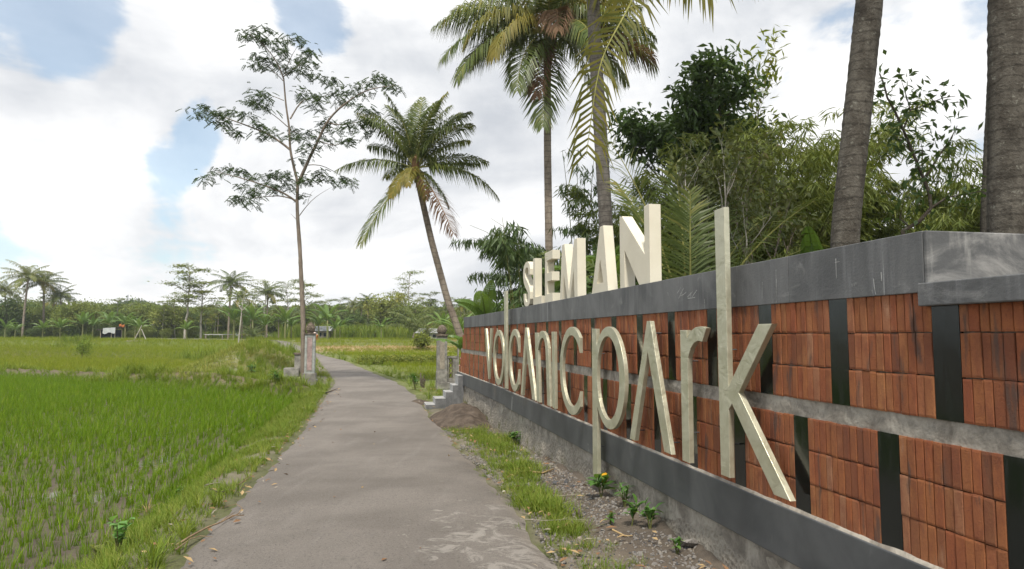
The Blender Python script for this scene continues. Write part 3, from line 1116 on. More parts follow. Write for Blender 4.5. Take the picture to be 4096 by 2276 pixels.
M_('v', [[(14.79, 1.842), (14.59, 1.842), (14.235, 1.13), (14.06, 1.842), (13.87, 1.842), (14.19, .79), (14.30, .79)][:]], 'pale metal letter v at the far end of the brick wall')
M_('o', [ell(13.118, 1.27, .58, .53)[:-1], ell(13.118, 1.275, .435, .425)[:-1]], 'oval metal letter o right after the v on the brick wall')
M_('l', [[(12.52, 2.515), (12.31, 2.515), (12.27, .735), (12.43, .735)]], 'thin metal letter l whose stem rises above the far cap')
M_('c', ring_c(11.56, 1.274, .51, .53, .14, .105, 11.215), 'first metal letter c, right after the thin l')
M_('A', [[(10.70, 1.818), (10.58, 1.818), (9.99, .735), (10.20, .735), (10.642, 1.542), (10.895, .735), (11.03, .735)]], 'metal letter A without crossbar between the first c and the n')
M_('n', [[(9.90, .73), (10.02, 1.735), (9.83, 1.735), (9.82, 1.66), (9.75, 1.715), (9.68, 1.75), (9.60, 1.76), (9.50, 1.755), (9.40, 1.725), (9.31, 1.67), (9.25, 1.60), (9.22, 1.52), (9.11, .735), (9.275, .735), (9.365, 1.50), (9.39, 1.57), (9.44, 1.63), (9.50, 1.66), (9.565, 1.665), (9.64, 1.65), (9.71, 1.61), (9.77, 1.55), (9.81, 1.48), (9.737, .73)]],
   'metal letter n with a rounded arch in the middle of the wall')
M_('i', [[(9.03, 1.745), (8.885, 1.745), (8.86, .73), (8.99, .73)]], 'straight metal letter i without a dot, between n and second c')
M_('c', ring_c(8.08, 1.27, .53, .53, .118, .098, 7.733), 'second and larger metal letter c, right before the p')
M_('p', [[(7.265, 1.768), (7.112, 1.768)] + [(7.112, 1.625)] + ell(6.735, 1.266, .47, .52, 142, -142, 50) + [(7.112, .91), (7.112, .17), (7.272, .17)],
         ell(6.76, 1.262, .345, .43)[:-1]], 'metal letter p with a long stem reaching below the grey base band')
M_('A', [[(5.70, 1.822), (5.63, 1.822), (5.24, .742), (5.372, .742), (5.697, 1.564), (6.03, .735), (6.15, .735)]], 'large metal letter A without crossbar between the p and the r')
M_('r', [[(5.03, 1.737), (4.922, 1.737), (4.922, 1.668), (4.86, 1.725), (4.77, 1.757), (4.68, 1.762), (4.602, 1.750), (4.668, 1.655), (4.735, 1.662), (4.80, 1.645), (4.86, 1.60), (4.905, 1.53), (4.912, 1.43), (4.912, .732), (5.03, .732)]],
   'metal letter r with a short curved arm beside the tall k')
M_('k', [[(4.437, 2.585), (4.306, 2.585), (4.304, 1.342), (3.91, 1.767), (3.765, 1.767), (4.172, 1.321), (3.63, .748), (3.786, .748), (4.257, 1.244), (4.304, 1.199), (4.314, .742), (4.425, .742)]],
   'tall metal letter k, nearest letter, its stem rising above the cap')

CAP_Z = 2.183
BL = 2.497


def B_(cont, label):
    return letter('block_letter', cont, label, 'letter', MATS['cream_paint'], BL, .115, .004, group='cream block letters standing on the wall')


T0, T1 = CAP_Z, 2.925
# S
up_out = [(10.905, 2.70), (10.905, 2.79), (10.96, 2.88), (11.08, 2.925), (11.24, 2.925), (11.37, 2.88), (11.435, 2.79), (11.435, 2.68), (11.38, 2.59), (11.29, 2.52), (11.17, 2.46), (11.07, 2.40), (11.035, 2.34), (11.06, 2.28), (11.13, 2.25), (11.22, 2.26), (11.28, 2.31), (11.29, 2.40)]
low_out = [(11.405, 2.40), (11.395, 2.29), (11.33, 2.21), (11.22, T0), (11.08, T0), (10.96, 2.22), (10.905, 2.30), (10.91, 2.41), (10.96, 2.49), (11.06, 2.56), (11.18, 2.625), (11.28, 2.68), (11.31, 2.75), (11.27, 2.82), (11.17, 2.845), (11.07, 2.82), (11.03, 2.77), (11.02, 2.70)]
B_([up_out + low_out], 'cream block letter S at the far end of the row on the cap')
B_([[(10.68, T1), (10.56, T1), (10.56, 2.30), (10.13, 2.30), (10.13, T0), (10.68, T0)]], 'cream block letter L between the S and the E on the cap')
B_([[(9.905, T1), (9.465, T1), (9.465, 2.805), (9.785, 2.805), (9.785, 2.615), (9.50, 2.615), (9.50, 2.495), (9.785, 2.495), (9.785, 2.305), (9.465, 2.305), (9.465, T0), (9.905, T0)]], 'cream block letter E with three arms on the cap')
B_([[(9.07, T0), (8.945, T1), (8.83, T1), (8.625, 2.27), (8.37, T1), (8.245, T1), (8.235, T0), (8.37, T0), (8.40, 2.56), (8.58, T0), (8.70, T0), (8.88, 2.54), (8.96, T0)]], 'cream block letter M with a deep notch on the cap')
B_([[(7.345, T1), (7.235, T1), (7.09, T0), (7.66, T0)], [(7.355, 2.575), (7.475, 2.285), (7.243, 2.285)]], 'cream block letter A with a small triangle opening on the cap')
B_([[(6.71, T1), (6.64, T1), (6.048, 2.46), (6.048, T1 - .005), (5.928, T1 - .005), (5.928, T0), (6.19, T0), (6.588, 2.58), (6.588, T0), (6.71, T0)]], 'cream block letter N, nearest and largest looking of the row on the cap')

# ================================================================ SCATTERED GROWTH (uncountable: grass, rice, gravel)
def tuft_mesh(name, mat, n, h, spread, width, lean, seg=3, seed=0, hvar=.35):
    r = np.random.default_rng(seed)
    mb = MB()
    for i in range(n):
        a = r.random() * 2 * np.pi
        rr = spread * math.sqrt(r.random())
        b = np.array([math.cos(a) * rr, math.sin(a) * rr, -.03])
        a2 = a + r.normal() * .7
        out = np.array([math.cos(a2), math.sin(a2), 0])
        hh = h * (1 - hvar * r.random())
        ln = lean * (0.25 + r.random())
        side = np.array([-out[1], out[0], 0]) * width * (.7 + .6 * r.random()) / 2
        V = []
        for j in range(seg + 1):
            t = j / seg
            p = b + np.array([0, 0, 1]) * hh * (t - .28 * ln * t * t) + out * hh * ln * t * t
            wv = side * (1 - .15 * t if t < .5 else (1 - t) * 1.85)
            if j == seg: V.append(p)
            else: V += [p - wv, p + wv]
        q = [(2 * j, 2 * j + 1, 2 * j + 3, 2 * j + 2) for j in range(seg - 1)]
        mb.add(V, quads=q, tris=[(2 * seg - 2, 2 * seg - 1, 2 * seg)], attr=r.random())
    return mb.mesh(name, [MATS[mat]])


def scatter(name, meshes, P, scale, idx=None, rot=None, label='', cat='', tilt=.12):
    """one object; geometry nodes put the prototype meshes on its points"""
    P = np.asarray(P, float); n = len(P)
    col = bpy.data.collections.new(name + '_source')
    for i, me in enumerate(meshes):
        col.objects.link(bpy.data.objects.new('%s_source_%02d' % (name, i), me))
    me = bpy.data.meshes.new(name)
    me.vertices.add(n)
    me.vertices.foreach_set('co', P.astype(np.float32).ravel())
    a = me.attributes.new('scl', 'FLOAT', 'POINT'); a.data.foreach_set('value', np.broadcast_to(scale, (n,)).astype(np.float32).copy())
    rr = np.zeros((n, 3)); rr[:, 2] = rng.random(n) * 6.283 if rot is None else rot
    rr[:, 0] = rng.normal(size=n) * tilt; rr[:, 1] = rng.normal(size=n) * tilt
    a = me.attributes.new('rot', 'FLOAT_VECTOR', 'POINT'); a.data.foreach_set('vector', rr.astype(np.float32).ravel())
    ii = rng.integers(0, len(meshes), n) if idx is None else idx
    a = me.attributes.new('idx', 'INT', 'POINT'); a.data.foreach_set('value', ii.astype(np.int32))
    o = link(name, me)
    ng = bpy.data.node_groups.new(name + '_scatter', 'GeometryNodeTree')
    ng.interface.new_socket('Geometry', in_out='INPUT', socket_type='NodeSocketGeometry')
    ng.interface.new_socket('Geometry', in_out='OUTPUT', socket_type='NodeSocketGeometry')
    N, L = ng.nodes, ng.links
    gi, go = N.new('NodeGroupInput'), N.new('NodeGroupOutput')
    ci = N.new('GeometryNodeCollectionInfo'); ci.inputs['Collection'].default_value = col
    ci.inputs['Separate Children'].default_value = True; ci.inputs['Reset Children'].default_value = True
    ip = N.new('GeometryNodeInstanceOnPoints'); ip.inputs['Pick Instance'].default_value = True

    def na(nm, typ):
        nd = N.new('GeometryNodeInputNamedAttribute'); nd.data_type = typ; nd.inputs[0].default_value = nm
        return nd.outputs[0]
    L.new(gi.outputs[0], ip.inputs['Points']); L.new(ci.outputs[0], ip.inputs['Instance'])
    L.new(na('idx', 'INT'), ip.inputs['Instance Index'])
    e2r = N.new('FunctionNodeEulerToRotation'); L.new(na('rot', 'FLOAT_VECTOR'), e2r.inputs[0])
    L.new(e2r.outputs[0], ip.inputs['Rotation'])
    L.new(na('scl', 'FLOAT'), ip.inputs['Scale'])
    L.new(ip.outputs[0], go.inputs[0])
    md = o.modifiers.new('scatter', 'NODES'); md.node_group = ng
    tag(o, label, cat, kind='stuff')
    return o


def in_view(x, y, pad=1.12):
    return (y > 1.2) & (np.abs(x) < .75 * y * pad + 1.0)


def jgrid(x0, x1, y0, y1, st, j=.5):
    gx, gy = np.meshgrid(np.arange(x0, x1, st), np.arange(y0, y1, st))
    x, y = gx.ravel(), gy.ravel()
    return x + rng.uniform(-j, j, len(x)) * st, y + rng.uniform(-j, j, len(x)) * st


def withz(x, y, dz=0.0):
    return np.stack([x, y, gz(x, y) + dz], 1)


# --- near paddy: transplanted rice in rows along the road
rice_v = [tuft_mesh('rice_tuft', 'rice', 18, .36, .042, .0075, .45, 3, 100 + i) for i in range(6)]
a_, b_ = np.meshgrid(np.arange(1.5, 60, .17), np.arange(-46, -2.15, .25))
s_, l_ = a_.ravel() + rng.normal(size=a_.size) * .03, b_.ravel() + rng.normal(size=a_.size) * .016
x_, y_ = s_ * DV[0] + l_ * NV[0], s_ * DV[1] + l_ * NV[1]
k_ = in_view(x_, y_) & (y_ < bund1(x_) - .55) & (road_left(y_) - x_ > .85 + .35 * (fbm(x_, y_, .8, 21) - .3)) & (rng.random(len(x_)) < .96)
x_, y_ = x_[k_], y_[k_]
den = fbm(x_, y_, .35, 31)
sc_ = (.78 + .42 * den) * rng.uniform(.8, 1.15, len(x_)) * (.82 + .25 * ss(5, 14, y_))
print('rice', len(x_))
scatter('rice_plants', rice_v, withz(x_, y_), sc_, label='young green rice in rows covering the near flooded paddy', cat='rice', tilt=.10)
# --- second paddy and the bright paddies beyond
rice_w = [tuft_mesh('rice_clump', 'rice_far', 22, .42, .22, .012, .35, 2, 140 + i) for i in range(4)]
x_, y_ = jgrid(-75, -4, 24, 74, .40)
b1 = y_ - bund1(x_)
el_ = road_left(y_) - x_
md_ = np.exp(-((x_ + 13.7 + (y_ - 36) * .24) / 3.1) ** 2 - ((y_ - 37) / 7.5) ** 2)
k_ = in_view(x_, y_) & (b1 > .9) & (md_ < .25) & (el_ > 2.5) & (fbm(x_, y_, .18, 41) + .12 * (y_ > 45) > .33)
scatter('rice_plants', rice_w, withz(x_[k_], y_[k_]), rng.uniform(.7, 1.15, k_.sum()), label='lighter green rice filling the second paddy behind the earth bund', cat='rice')
x_, y_ = jgrid(-125, -14, 74, 112, .75)
k_ = in_view(x_, y_) & (road_left(y_) - x_ > 1.5) & (fbm(x_, y_, .10, 43) > .26)
scatter('rice_plants', rice_w, withz(x_[k_], y_[k_]), rng.uniform(1.0, 1.8, k_.sum()), label='pale yellow green rice on the far paddies before the trees', cat='rice')

# --- verge between road and paddy
verge_v = [tuft_mesh('verge_tuft', 'grass_verge', 16, .17, .07, .007, .8, 3, 160 + i) for i in range(5)]
x_, y_ = jgrid(-9, .5, 1.2, 27, .075)
el_ = road_left(y_) - x_
gap = fbm(x_, y_, 1.0, 51)
bare = np.exp(-(((x_ + 2.55) / .55) ** 2 + ((y_ - 6.9) / .9) ** 2))
k_ = in_view(x_, y_) & (el_ > -.02 + .12 * vnoise(x_, y_, 3, 3)) & (el_ < 1.05 + .5 * fbm(x_, y_, .7, 53)) & (gap > .36) & (rng.random(len(x_)) > bare) & (rng.random(len(x_)) < .85)
print('verge', k_.sum())
scatter('verge_grass', verge_v, withz(x_[k_], y_[k_]), rng.uniform(.45, 1.15, k_.sum()) * (.6 + .8 * gap[k_]), label='short yellow green grass on the verge between road and rice', cat='grass')
# longer tufts in the verge
long_v = [tuft_mesh('long_tuft', 'grass_long', 26, .48, .07, .011, .75, 4, 180 + i) for i in range(5)]
P = []
for (u, v, n, sp, sc) in [(700, 2030, 6, .10, .5), (760, 2170, 7, .12, .55), (930, 2190, 8, .12, .55), (850, 2030, 6, .1, .5), (690, 2240, 5, .1, .6), (1000, 1900, 8, .2, .5), (1060, 1820, 8, .25, .5), (1130, 1720, 12, .3, .6), (1190, 1650, 14, .35, .7),
                          (1260, 1590, 18, .4, .85), (1290, 1550, 16, .35, 1.0), (1180, 1570, 14, .4, 1.0), (1130, 1555, 12, .4, 1.0)]:
    h_ = hit(u, v)
    for _ in range(n):
        P.append((h_[0] + rng.normal() * sp, h_[1] + rng.normal() * sp * 1.6, sc * rng.uniform(.6, 1.2)))
P = np.array(P)
k_ = road_left(P[:, 1]) - P[:, 0] > .02
P = P[k_]
scatter('grass_tufts', long_v, withz(P[:, 0], P[:, 1]), P[:, 2], label='longer bright green grass tufts along the left road edge', cat='grass')
# --- long grass on the bund
P = []
for (u, v, n, sp, sc) in [(30, 1480, 40, 1.2, 1.1), (330, 1490, 26, 1.2, .9), (480, 1495, 26, .9, 1.3), (560, 1500, 46, 1.0, 1.5), (640, 1512, 26, .8, 1.2), (300, 1500, 20, 1.0, .9), (150, 1488, 18, 1.2, .8),
                          (860, 1530, 30, .9, .7), (960, 1540, 34, .9, .7), (1050, 1548, 40, .7, .9), (1090, 1540, 30, .6, 1.0), (900, 1510, 24, .8, .8), (1120, 1520, 26, .6, 1.1), (720, 1520, 14, .9, .7)]:
    h_ = hit(u, v)
    for _ in range(n):
        P.append((h_[0] + rng.normal() * sp, h_[1] + rng.normal() * sp * .5, sc * rng.uniform(.6, 1.25)))
P = np.array(P)
scatter('bund_grass', long_v, withz(P[:, 0], P[:, 1]), P[:, 2], label='long arching green grass growing along the earth bund', cat='grass')
# --- the grassy mound left of the road
gold_v = [tuft_mesh('gold_tuft', 'grass_gold', 20, .26, .16, .012, .8, 2, 200 + i) for i in range(3)]
tall_v = [tuft_mesh('tall_tuft', 'grass_long', 28, 1.0, .18, .02, .55, 4, 210 + i) for i in range(4)]
x_, y_ = jgrid(-26, -5, 26, 62, .22)
md_ = np.exp(-((x_ + 13.7 + (y_ - 36) * .24) / 2.9) ** 2 - ((y_ - 37) / 7.0) ** 2)
el_ = road_left(y_) - x_
k_ = (el_ > .1) & ((md_ > .12) | ((el_ < 2.6) & (y_ > 29))) & (rng.random(len(x_)) < .8)
side_ = x_ + 13.7 + (y_ - 36) * .24
gold = (side_ < -.2) | (fbm(x_, y_, .5, 61) < .38)
kk = k_ & gold
scatter('mound_grass', gold_v + verge_v[:2], withz(x_[kk], y_[kk]), rng.uniform(.8, 1.6, kk.sum()), label='golden dry grass on the flank of the mound beside the road', cat='grass')
kk = k_ & ~gold & (rng.random(len(x_)) < .6)
P = withz(x_[kk], y_[kk])
scatter('mound_reeds', tall_v, P, rng.uniform(.3, .62, kk.sum()) * (.35 + .65 * ss(1.0, 3.5, el_[kk])), label='tall fresh green grass covering the mound beside the gate pillar', cat='grass')
P = []
for (u, v, n, sp, sc) in [(960, 1370, 60, 2.2, 1.6), (1010, 1360, 50, 2.0, 1.7), (890, 1385, 40, 1.8, 1.2), (330, 1395, 20, 1.2, 1.2), (310, 1370, 16, 1.0, 1.6), (620, 1390, 20, 2.4, .8)]:
    h_ = at(u, 1341, 55.0) if u > 850 else hit(u, v)
    for _ in range(n):
        P.append((h_[0] + rng.normal() * sp, h_[1] + rng.normal() * sp, sc * rng.uniform(.6, 1.2)))
P = np.array(P); P = P[(road_left(P[:, 1]) - P[:, 0]) > .4]
scatter('reeds', tall_v, withz(P[:, 0], P[:, 1]), P[:, 2], label='tall reed clumps standing up behind the mound', cat='reeds')
# --- fields right of the road beyond the gate
x_, y_ = jgrid(-45, 14, 21, 66, .36)
er_ = x_ - road_right(y_)
s_, l_ = sl(x_, y_)
k_ = in_view(x_, y_) & (er_ > .15) & ((s_ > 21.5) | ((l_ < 2.3) & (s_ > 20))) & (rng.random(len(x_)) < .85)
near_ = k_ & (er_ < 1.6 + .5 * vnoise(x_, y_, .4, 2))
scatter('verge_grass', verge_v + long_v[:1], withz(x_[near_], y_[near_]), rng.uniform(.7, 1.4, near_.sum()), label='low green grass along the right road edge beyond the gate', cat='grass')
rf_ = k_ & ~near_
scatter('field_rice', rice_w, withz(x_[rf_], y_[rf_]), rng.uniform(.6, 1.05, rf_.sum()), label='light green field between the road bend and the gate pillar', cat='rice')
x_, y_ = jgrid(-40, 30, 64, 112, .7)
er_ = x_ - road_right(y_)
lay = fbm(x_ * .3, y_, .11, 71)
k_ = in_view(x_, y_) & (er_ > .6)
st_ = k_ & ((np.abs(y_ - 68 - .1 * x_) < 3.6) | (lay > .66))
scatter('cut_straw', [tuft_mesh('straw_tuft', 'straw', 24, .34, .3, .016, 1.6, 2, 230 + i) for i in range(3)], withz(x_[st_], y_[st_]), rng.uniform(.6, 1.4, st_.sum()), label='cut pale straw lying across the field', cat='straw')
gr_ = k_ & ~st_ & (rng.random(len(x_)) < .8)
scatter('field_grass', rice_w + gold_v[:1], withz(x_[gr_], y_[gr_]), rng.uniform(.8, 1.5, gr_.sum()), label='low mixed grass on the terraced far field', cat='grass')
# dark bushy bund across the right field
P = []
for i in range(420):
    t = rng.random()
    x = -13.5 + 14.5 * t; y = 46 - 2.5 * t + rng.normal() * .55
    if x - road_right(y) > .6: P.append((x, y, rng.uniform(.6, 1.3)))
P = np.array(P)
bush_v = []
for i in range(3):
    m_ = MB(); n_ = 110
    p_ = rdir(n_) * (rng.random((n_, 1)) ** .4) * np.array([.35, .35, .3]) + np.array([0, 0, .25])
    m_.leaves(p_, rdir(n_) + np.array([0, 0, .3]), rdir(n_), rng.uniform(.1, .18, n_), .06)
    bush_v.append(m_.mesh('bush_clump', [MATS['leaf_lime']]))
scatter('low_bushes', bush_v, withz(P[:, 0], P[:, 1]), P[:, 2], label='yellow green creeping bushes along the bund in the right field', cat='bushes')
# cane belt in front of the woods
cane_v = [tuft_mesh('cane_tuft', 'grass_long', 26, 2.6, .5, .07, .5, 3, 240 + i) for i in range(4)]
x_, y_ = jgrid(-44, 8, 104, 116, .95)
k_ = (rng.random(len(x_)) < .8) & ((x_ < 1) | (rng.random(len(x_)) < .4)) & (x_ > -36)
scatter('cane_belt', cane_v, withz(x_[k_], y_[k_]), rng.uniform(.7, 1.25, k_.sum()), label='belt of tall green cane before the far trees', cat='cane')
x_, y_ = jgrid(-120, -36, 112, 124, 1.1)
k_ = rng.random(len(x_)) < .6
scatter('field_edge_weeds', cane_v, withz(x_[k_], y_[k_]), rng.uniform(.35, .8, k_.sum()), label='weedy green strip at the foot of the far trees', cat='weeds')

# --- grass and litter at the foot of the wall
P = []
for (u, v, n, sp, sp2, sc) in [(1880, 1715, 60, .12, .8, .8), (1950, 1760, 70, .12, .7, .9), (2010, 1800, 40, .12, .5, .8), (2090, 1890, 34, .10, .28, 1.0), (2070, 1870, 20, .1, .3, .8), (2130, 1990, 26, .10, .22, .8), (2190, 2040, 30, .08, .16, 1.0), (2240, 2110, 14, .08, .1, .7),
                               (2280, 2125, 12, .08, .06, .7), (2100, 1960, 14, .1, .2, .6), (2060, 1760, 20, .1, .3, 1.0), (1850, 1690, 20, .1, .5, .6)]:
    h_ = hit(u, v)
    for _ in range(int(n * 3.0)):
        q_ = h_ + DV * rng.normal() * sp2 * 1.3 + NV * rng.normal() * sp * 1.15
        P.append((q_[0], q_[1], sc * rng.uniform(.6, 1.3)))
for _ in range(620):
    s1, l1 = rng.uniform(4.2, 14.5), 1.66 + rng.normal() * .14
    if float(fbm(s1, l1, 1.1, 77)) > .42:
        q_ = W(s1, l1); P.append((q_[0], q_[1], rng.uniform(.3, .8)))
P = np.array(P)
scatter('wall_grass', verge_v, withz(P[:, 0], P[:, 1]), P[:, 2] * 1.05, label='strip of yellow green grass between road edge and wall foot', cat='grass')


def stone_mesh(name, mat, seed, rough=.35):
    r = np.random.default_rng(seed)
    bm = bmesh.new()
    bmesh.ops.create_icosphere(bm, subdivisions=1, radius=.5)
    sc = r.uniform(.6, 1.2, 3) * np.array([1, 1, .6])
    for v in bm.verts:
        v.co = Vector(v.co[:]) * float(1 + r.uniform(-rough, rough) * .6)
        v.co = Vector((v.co.x * sc[0], v.co.y * sc[1], v.co.z * sc[2]))
    me = bpy.data.meshes.new(name); bm.to_mesh(me); bm.free()
    me.materials.append(MATS[mat])
    return me


stones = [stone_mesh('gravel_stone', m, 300 + i) for i, m in enumerate(['stone_grey', 'stone_dark', 'stone_grey', 'wood_grey', 'stone_grey'])]
s_ = rng.uniform(1.2, 14, 14000); l_ = rng.uniform(1.1, 2.47, 14000)
x_, y_ = s_ * DV[0] + l_ * NV[0], s_ * DV[1] + l_ * NV[1]
k_ = (fbm(x_, y_, 1.2, 81) + .25 * (l_ - 1.7) > .40) & (l_ > 1.22 + .35 * fbm(s_, 0 * s_, .8, 82))
scatter('gravel', stones, np.stack([x_[k_], y_[k_], np.where(x_[k_] < road_right(y_[k_]), zbase(x_[k_], y_[k_]) + .022, gz(x_[k_], y_[k_]) + .002)], 1), rng.uniform(.008, .034, k_.sum()) * (1 + (rng.random(k_.sum()) > .96) * 1.3), label='loose grey gravel and grit along the wall foot', cat='gravel', tilt=.6)
leaf_lit = []
for i, m in enumerate(['dry_leaf', 'dry_leaf', 'straw', 'wood_grey']):
    mb = MB(); mb.leaves(np.zeros((1, 3)), np.array([[1.0, 0, .12]]), np.array([[0, .2, 1.0]]), 1.0, .42, .2)
    leaf_lit.append(mb.mesh('litter_leaf', [MATS[m]]))
s_ = rng.uniform(3, 26, 900); l_ = np.where(rng.random(900) < .55, rng.uniform(1.3, 2.4, 900), np.where(rng.random(900) < .8, -1.45 + rng.normal(size=900) * .18, rng.uniform(-1.4, 1.4, 900)))
k_ = (np.abs(l_) > 1.1) | (rng.random(900) < .35)
s_, l_ = s_[k_], l_[k_]
x_, y_ = s_ * DV[0] + l_ * NV[0], s_ * DV[1] + l_ * NV[1]
P = withz(x_, y_, .045); P[:, 2] = np.maximum(P[:, 2], zbase(x_, y_) + .045)
scatter('leaf_litter', leaf_lit, P, rng.uniform(.03, .10, len(P)), label='small dry leaves scattered along the road edges', cat='leaf litter', tilt=.2)

# golden dry banks between the far paddies
P = []
for (a, b, n, w_) in [((430, 1384), (720, 1392), 170, .5), ((540, 1400), (1060, 1424), 300, .6), ((0, 1404), (420, 1392), 120, .4), ((820, 1440), (1000, 1475), 60, .4)]:
    A_, B_ = hit(*a), hit(*b)
    for _ in range(n):
        t_ = rng.random()
        q_ = A_ + (B_ - A_) * t_
        P.append((q_[0] + rng.normal() * w_ * .6, q_[1] + rng.normal() * w_, rng.uniform(.8, 1.7)))
P = np.array(P)
scatter('dry_bank_grass', gold_v, withz(P[:, 0], P[:, 1]), P[:, 2], label='golden dry grass on the narrow banks between the far paddies', cat='grass')

# ================================================================ TREES
def frond_mb(L=3.6, e0=60, e1=-40, nleaf=76, ll=.8, lw=.055, hang=.5, seed=0, twist=0.0, width_r=.028, bare=.14, curve_side=0.0, sparse=0.0):
    """a coconut frond: rachis from the origin towards +x, elevation going from e0 to e1 degrees"""
    r = np.random.default_rng(seed)
    ns = 16
    P = [np.zeros(3)]
    for i in range(ns):
        t = (i + .5) / ns
        e = R(e0 + (e1 - e0) * (t ** 1.25))
        az = curve_side * t
        P.append(P[-1] + L / ns * np.array([math.cos(e) * math.cos(az), math.cos(e) * math.sin(az), math.sin(e)]))
    P = np.array(P)
    mb = MB()
    tt = np.linspace(0, 1, ns + 1)
    mb.tube(P, width_r * (1 - .88 * tt) + .002, 5, mat=1, attr=.5)
    T = np.gradient(P, axis=0); T /= np.linalg.norm(T, axis=1)[:, None]
    for side in (-1, 1):
        t = np.linspace(bare, .995, nleaf) + r.normal(size=nleaf) * .003
        t = np.clip(t, bare, 1)
        if sparse: t = t[r.random(nleaf) > sparse]
        n = len(t)
        base = np.stack([np.interp(t, tt, P[:, j]) for j in range(3)], 1)
        tan = np.stack([np.interp(t, tt, T[:, j]) for j in range(3)], 1)
        sd = np.cross(tan, np.array([0, 0, 1.0])); sd /= np.linalg.norm(sd, axis=1)[:, None] + 1e-6
        sd *= side
        upv = np.cross(sd * side, tan)
        tw = twist
        sd2 = sd * math.cos(tw) + upv * math.sin(tw) * side
        fwd = .45 + .75 * t ** 2
        d0 = sd2 + tan * fwd[:, None] + upv * .25
        d0 += r.normal(size=(n, 3)) * .09
        d0 /= np.linalg.norm(d0, axis=1)[:, None]
        ln = ll * np.sin(np.pi * np.clip(.18 + .80 * t, 0, 1)) ** .55 * r.uniform(.85, 1.1, n)
        ln = np.maximum(ln, ll * .22)
        hg = hang * r.uniform(.6, 1.4, n)
        d0 = d0 + np.array([0, 0, -1.0]) * hg[:, None] * .35
        d0 /= np.linalg.norm(d0, axis=1)[:, None]
        mid = base + d0 * (ln * .45)[:, None]
        d1 = d0 + np.array([0, 0, -1.0]) * hg[:, None] * 2.3
        d1 /= np.linalg.norm(d1, axis=1)[:, None]
        tip = mid + d1 * (ln * .6)[:, None]
        wv = np.cross(d0, upv); wv /= np.linalg.norm(wv, axis=1)[:, None] + 1e-6
        w2 = lw / 2 * (.75 + .25 * r.random(n))[:, None]
        ext = upv * .3 + wv
        V = np.stack([base - wv * w2 * .5, base + wv * w2 * .5, mid + ext * w2, mid - ext * w2, tip], 1).reshape(-1, 3)
        k = np.arange(n)[:, None] * 5
        a = np.clip(r.normal(.42, .2, n) + .35 * (t > .85) * r.random(n), 0, 1)
        mb.add(V, quads=k + np.array([[0, 1, 2, 3]]), tris=k + np.array([[3, 2, 4]]), attr=np.repeat(a, 5), mat=0)
    return mb


def frond_mesh(name, mats, *a, **kw):
    return frond_mb(*a, **kw).mesh(name, mats)


def palm_trunk(P, r0, r1, ring=.13, sides=14, seed=0, flare=.5, rows=None):
    """ringed coconut trunk through points P"""
    P = np.asarray(P, float)
    d = np.concatenate([[0], np.cumsum(np.linalg.norm(np.diff(P, axis=0), axis=1))])
    L = d[-1]
    # smooth resample
    n = int(L / ring) * 2 + 1
    tt = np.linspace(0, L, n)
    rj = np.random.default_rng(seed + 5)
    tt[1:-1] += rj.normal(size=n - 2) * ring * .12
    tt = np.sort(tt)
    Q = np.stack([np.interp(tt, d, P[:, j]) for j in range(3)], 1)
    for _ in range(max(6, n // 6)):
        Q[1:-1] = (Q[:-2] + 2 * Q[1:-1] + Q[2:]) / 4
    r = np.random.default_rng(seed)
    rad = r0 + (r1 - r0) * (tt / L) ** .6 + flare * r0 * np.exp(-tt / .45)
    saw = np.where(np.arange(n) % 2 == 0, 1.018, .99) + r.normal(size=n) * .010
    mb = MB()
    mb.tube(Q, rad * saw, sides, attr=.5)
    return mb


PALM_M = lambda: [MATS['leaf_palm'], MATS['rachis']]


def coconut(parent, p, r=.12, mat='coconut', seed=0):
    bm = bmesh.new()
    bmesh.ops.create_icosphere(bm, subdivisions=2, radius=r)
    for v in bm.verts:
        v.co.z *= 1.25
        if v.co.z < -r * .6: v.co.z -= .02
    me = bpy.data.meshes.new('coconut'); bm.to_mesh(me); bm.free()
    for q in me.polygons: q.use_smooth = True
    me.materials.append(MATS[mat])
    return link('coconut', me, parent, p)


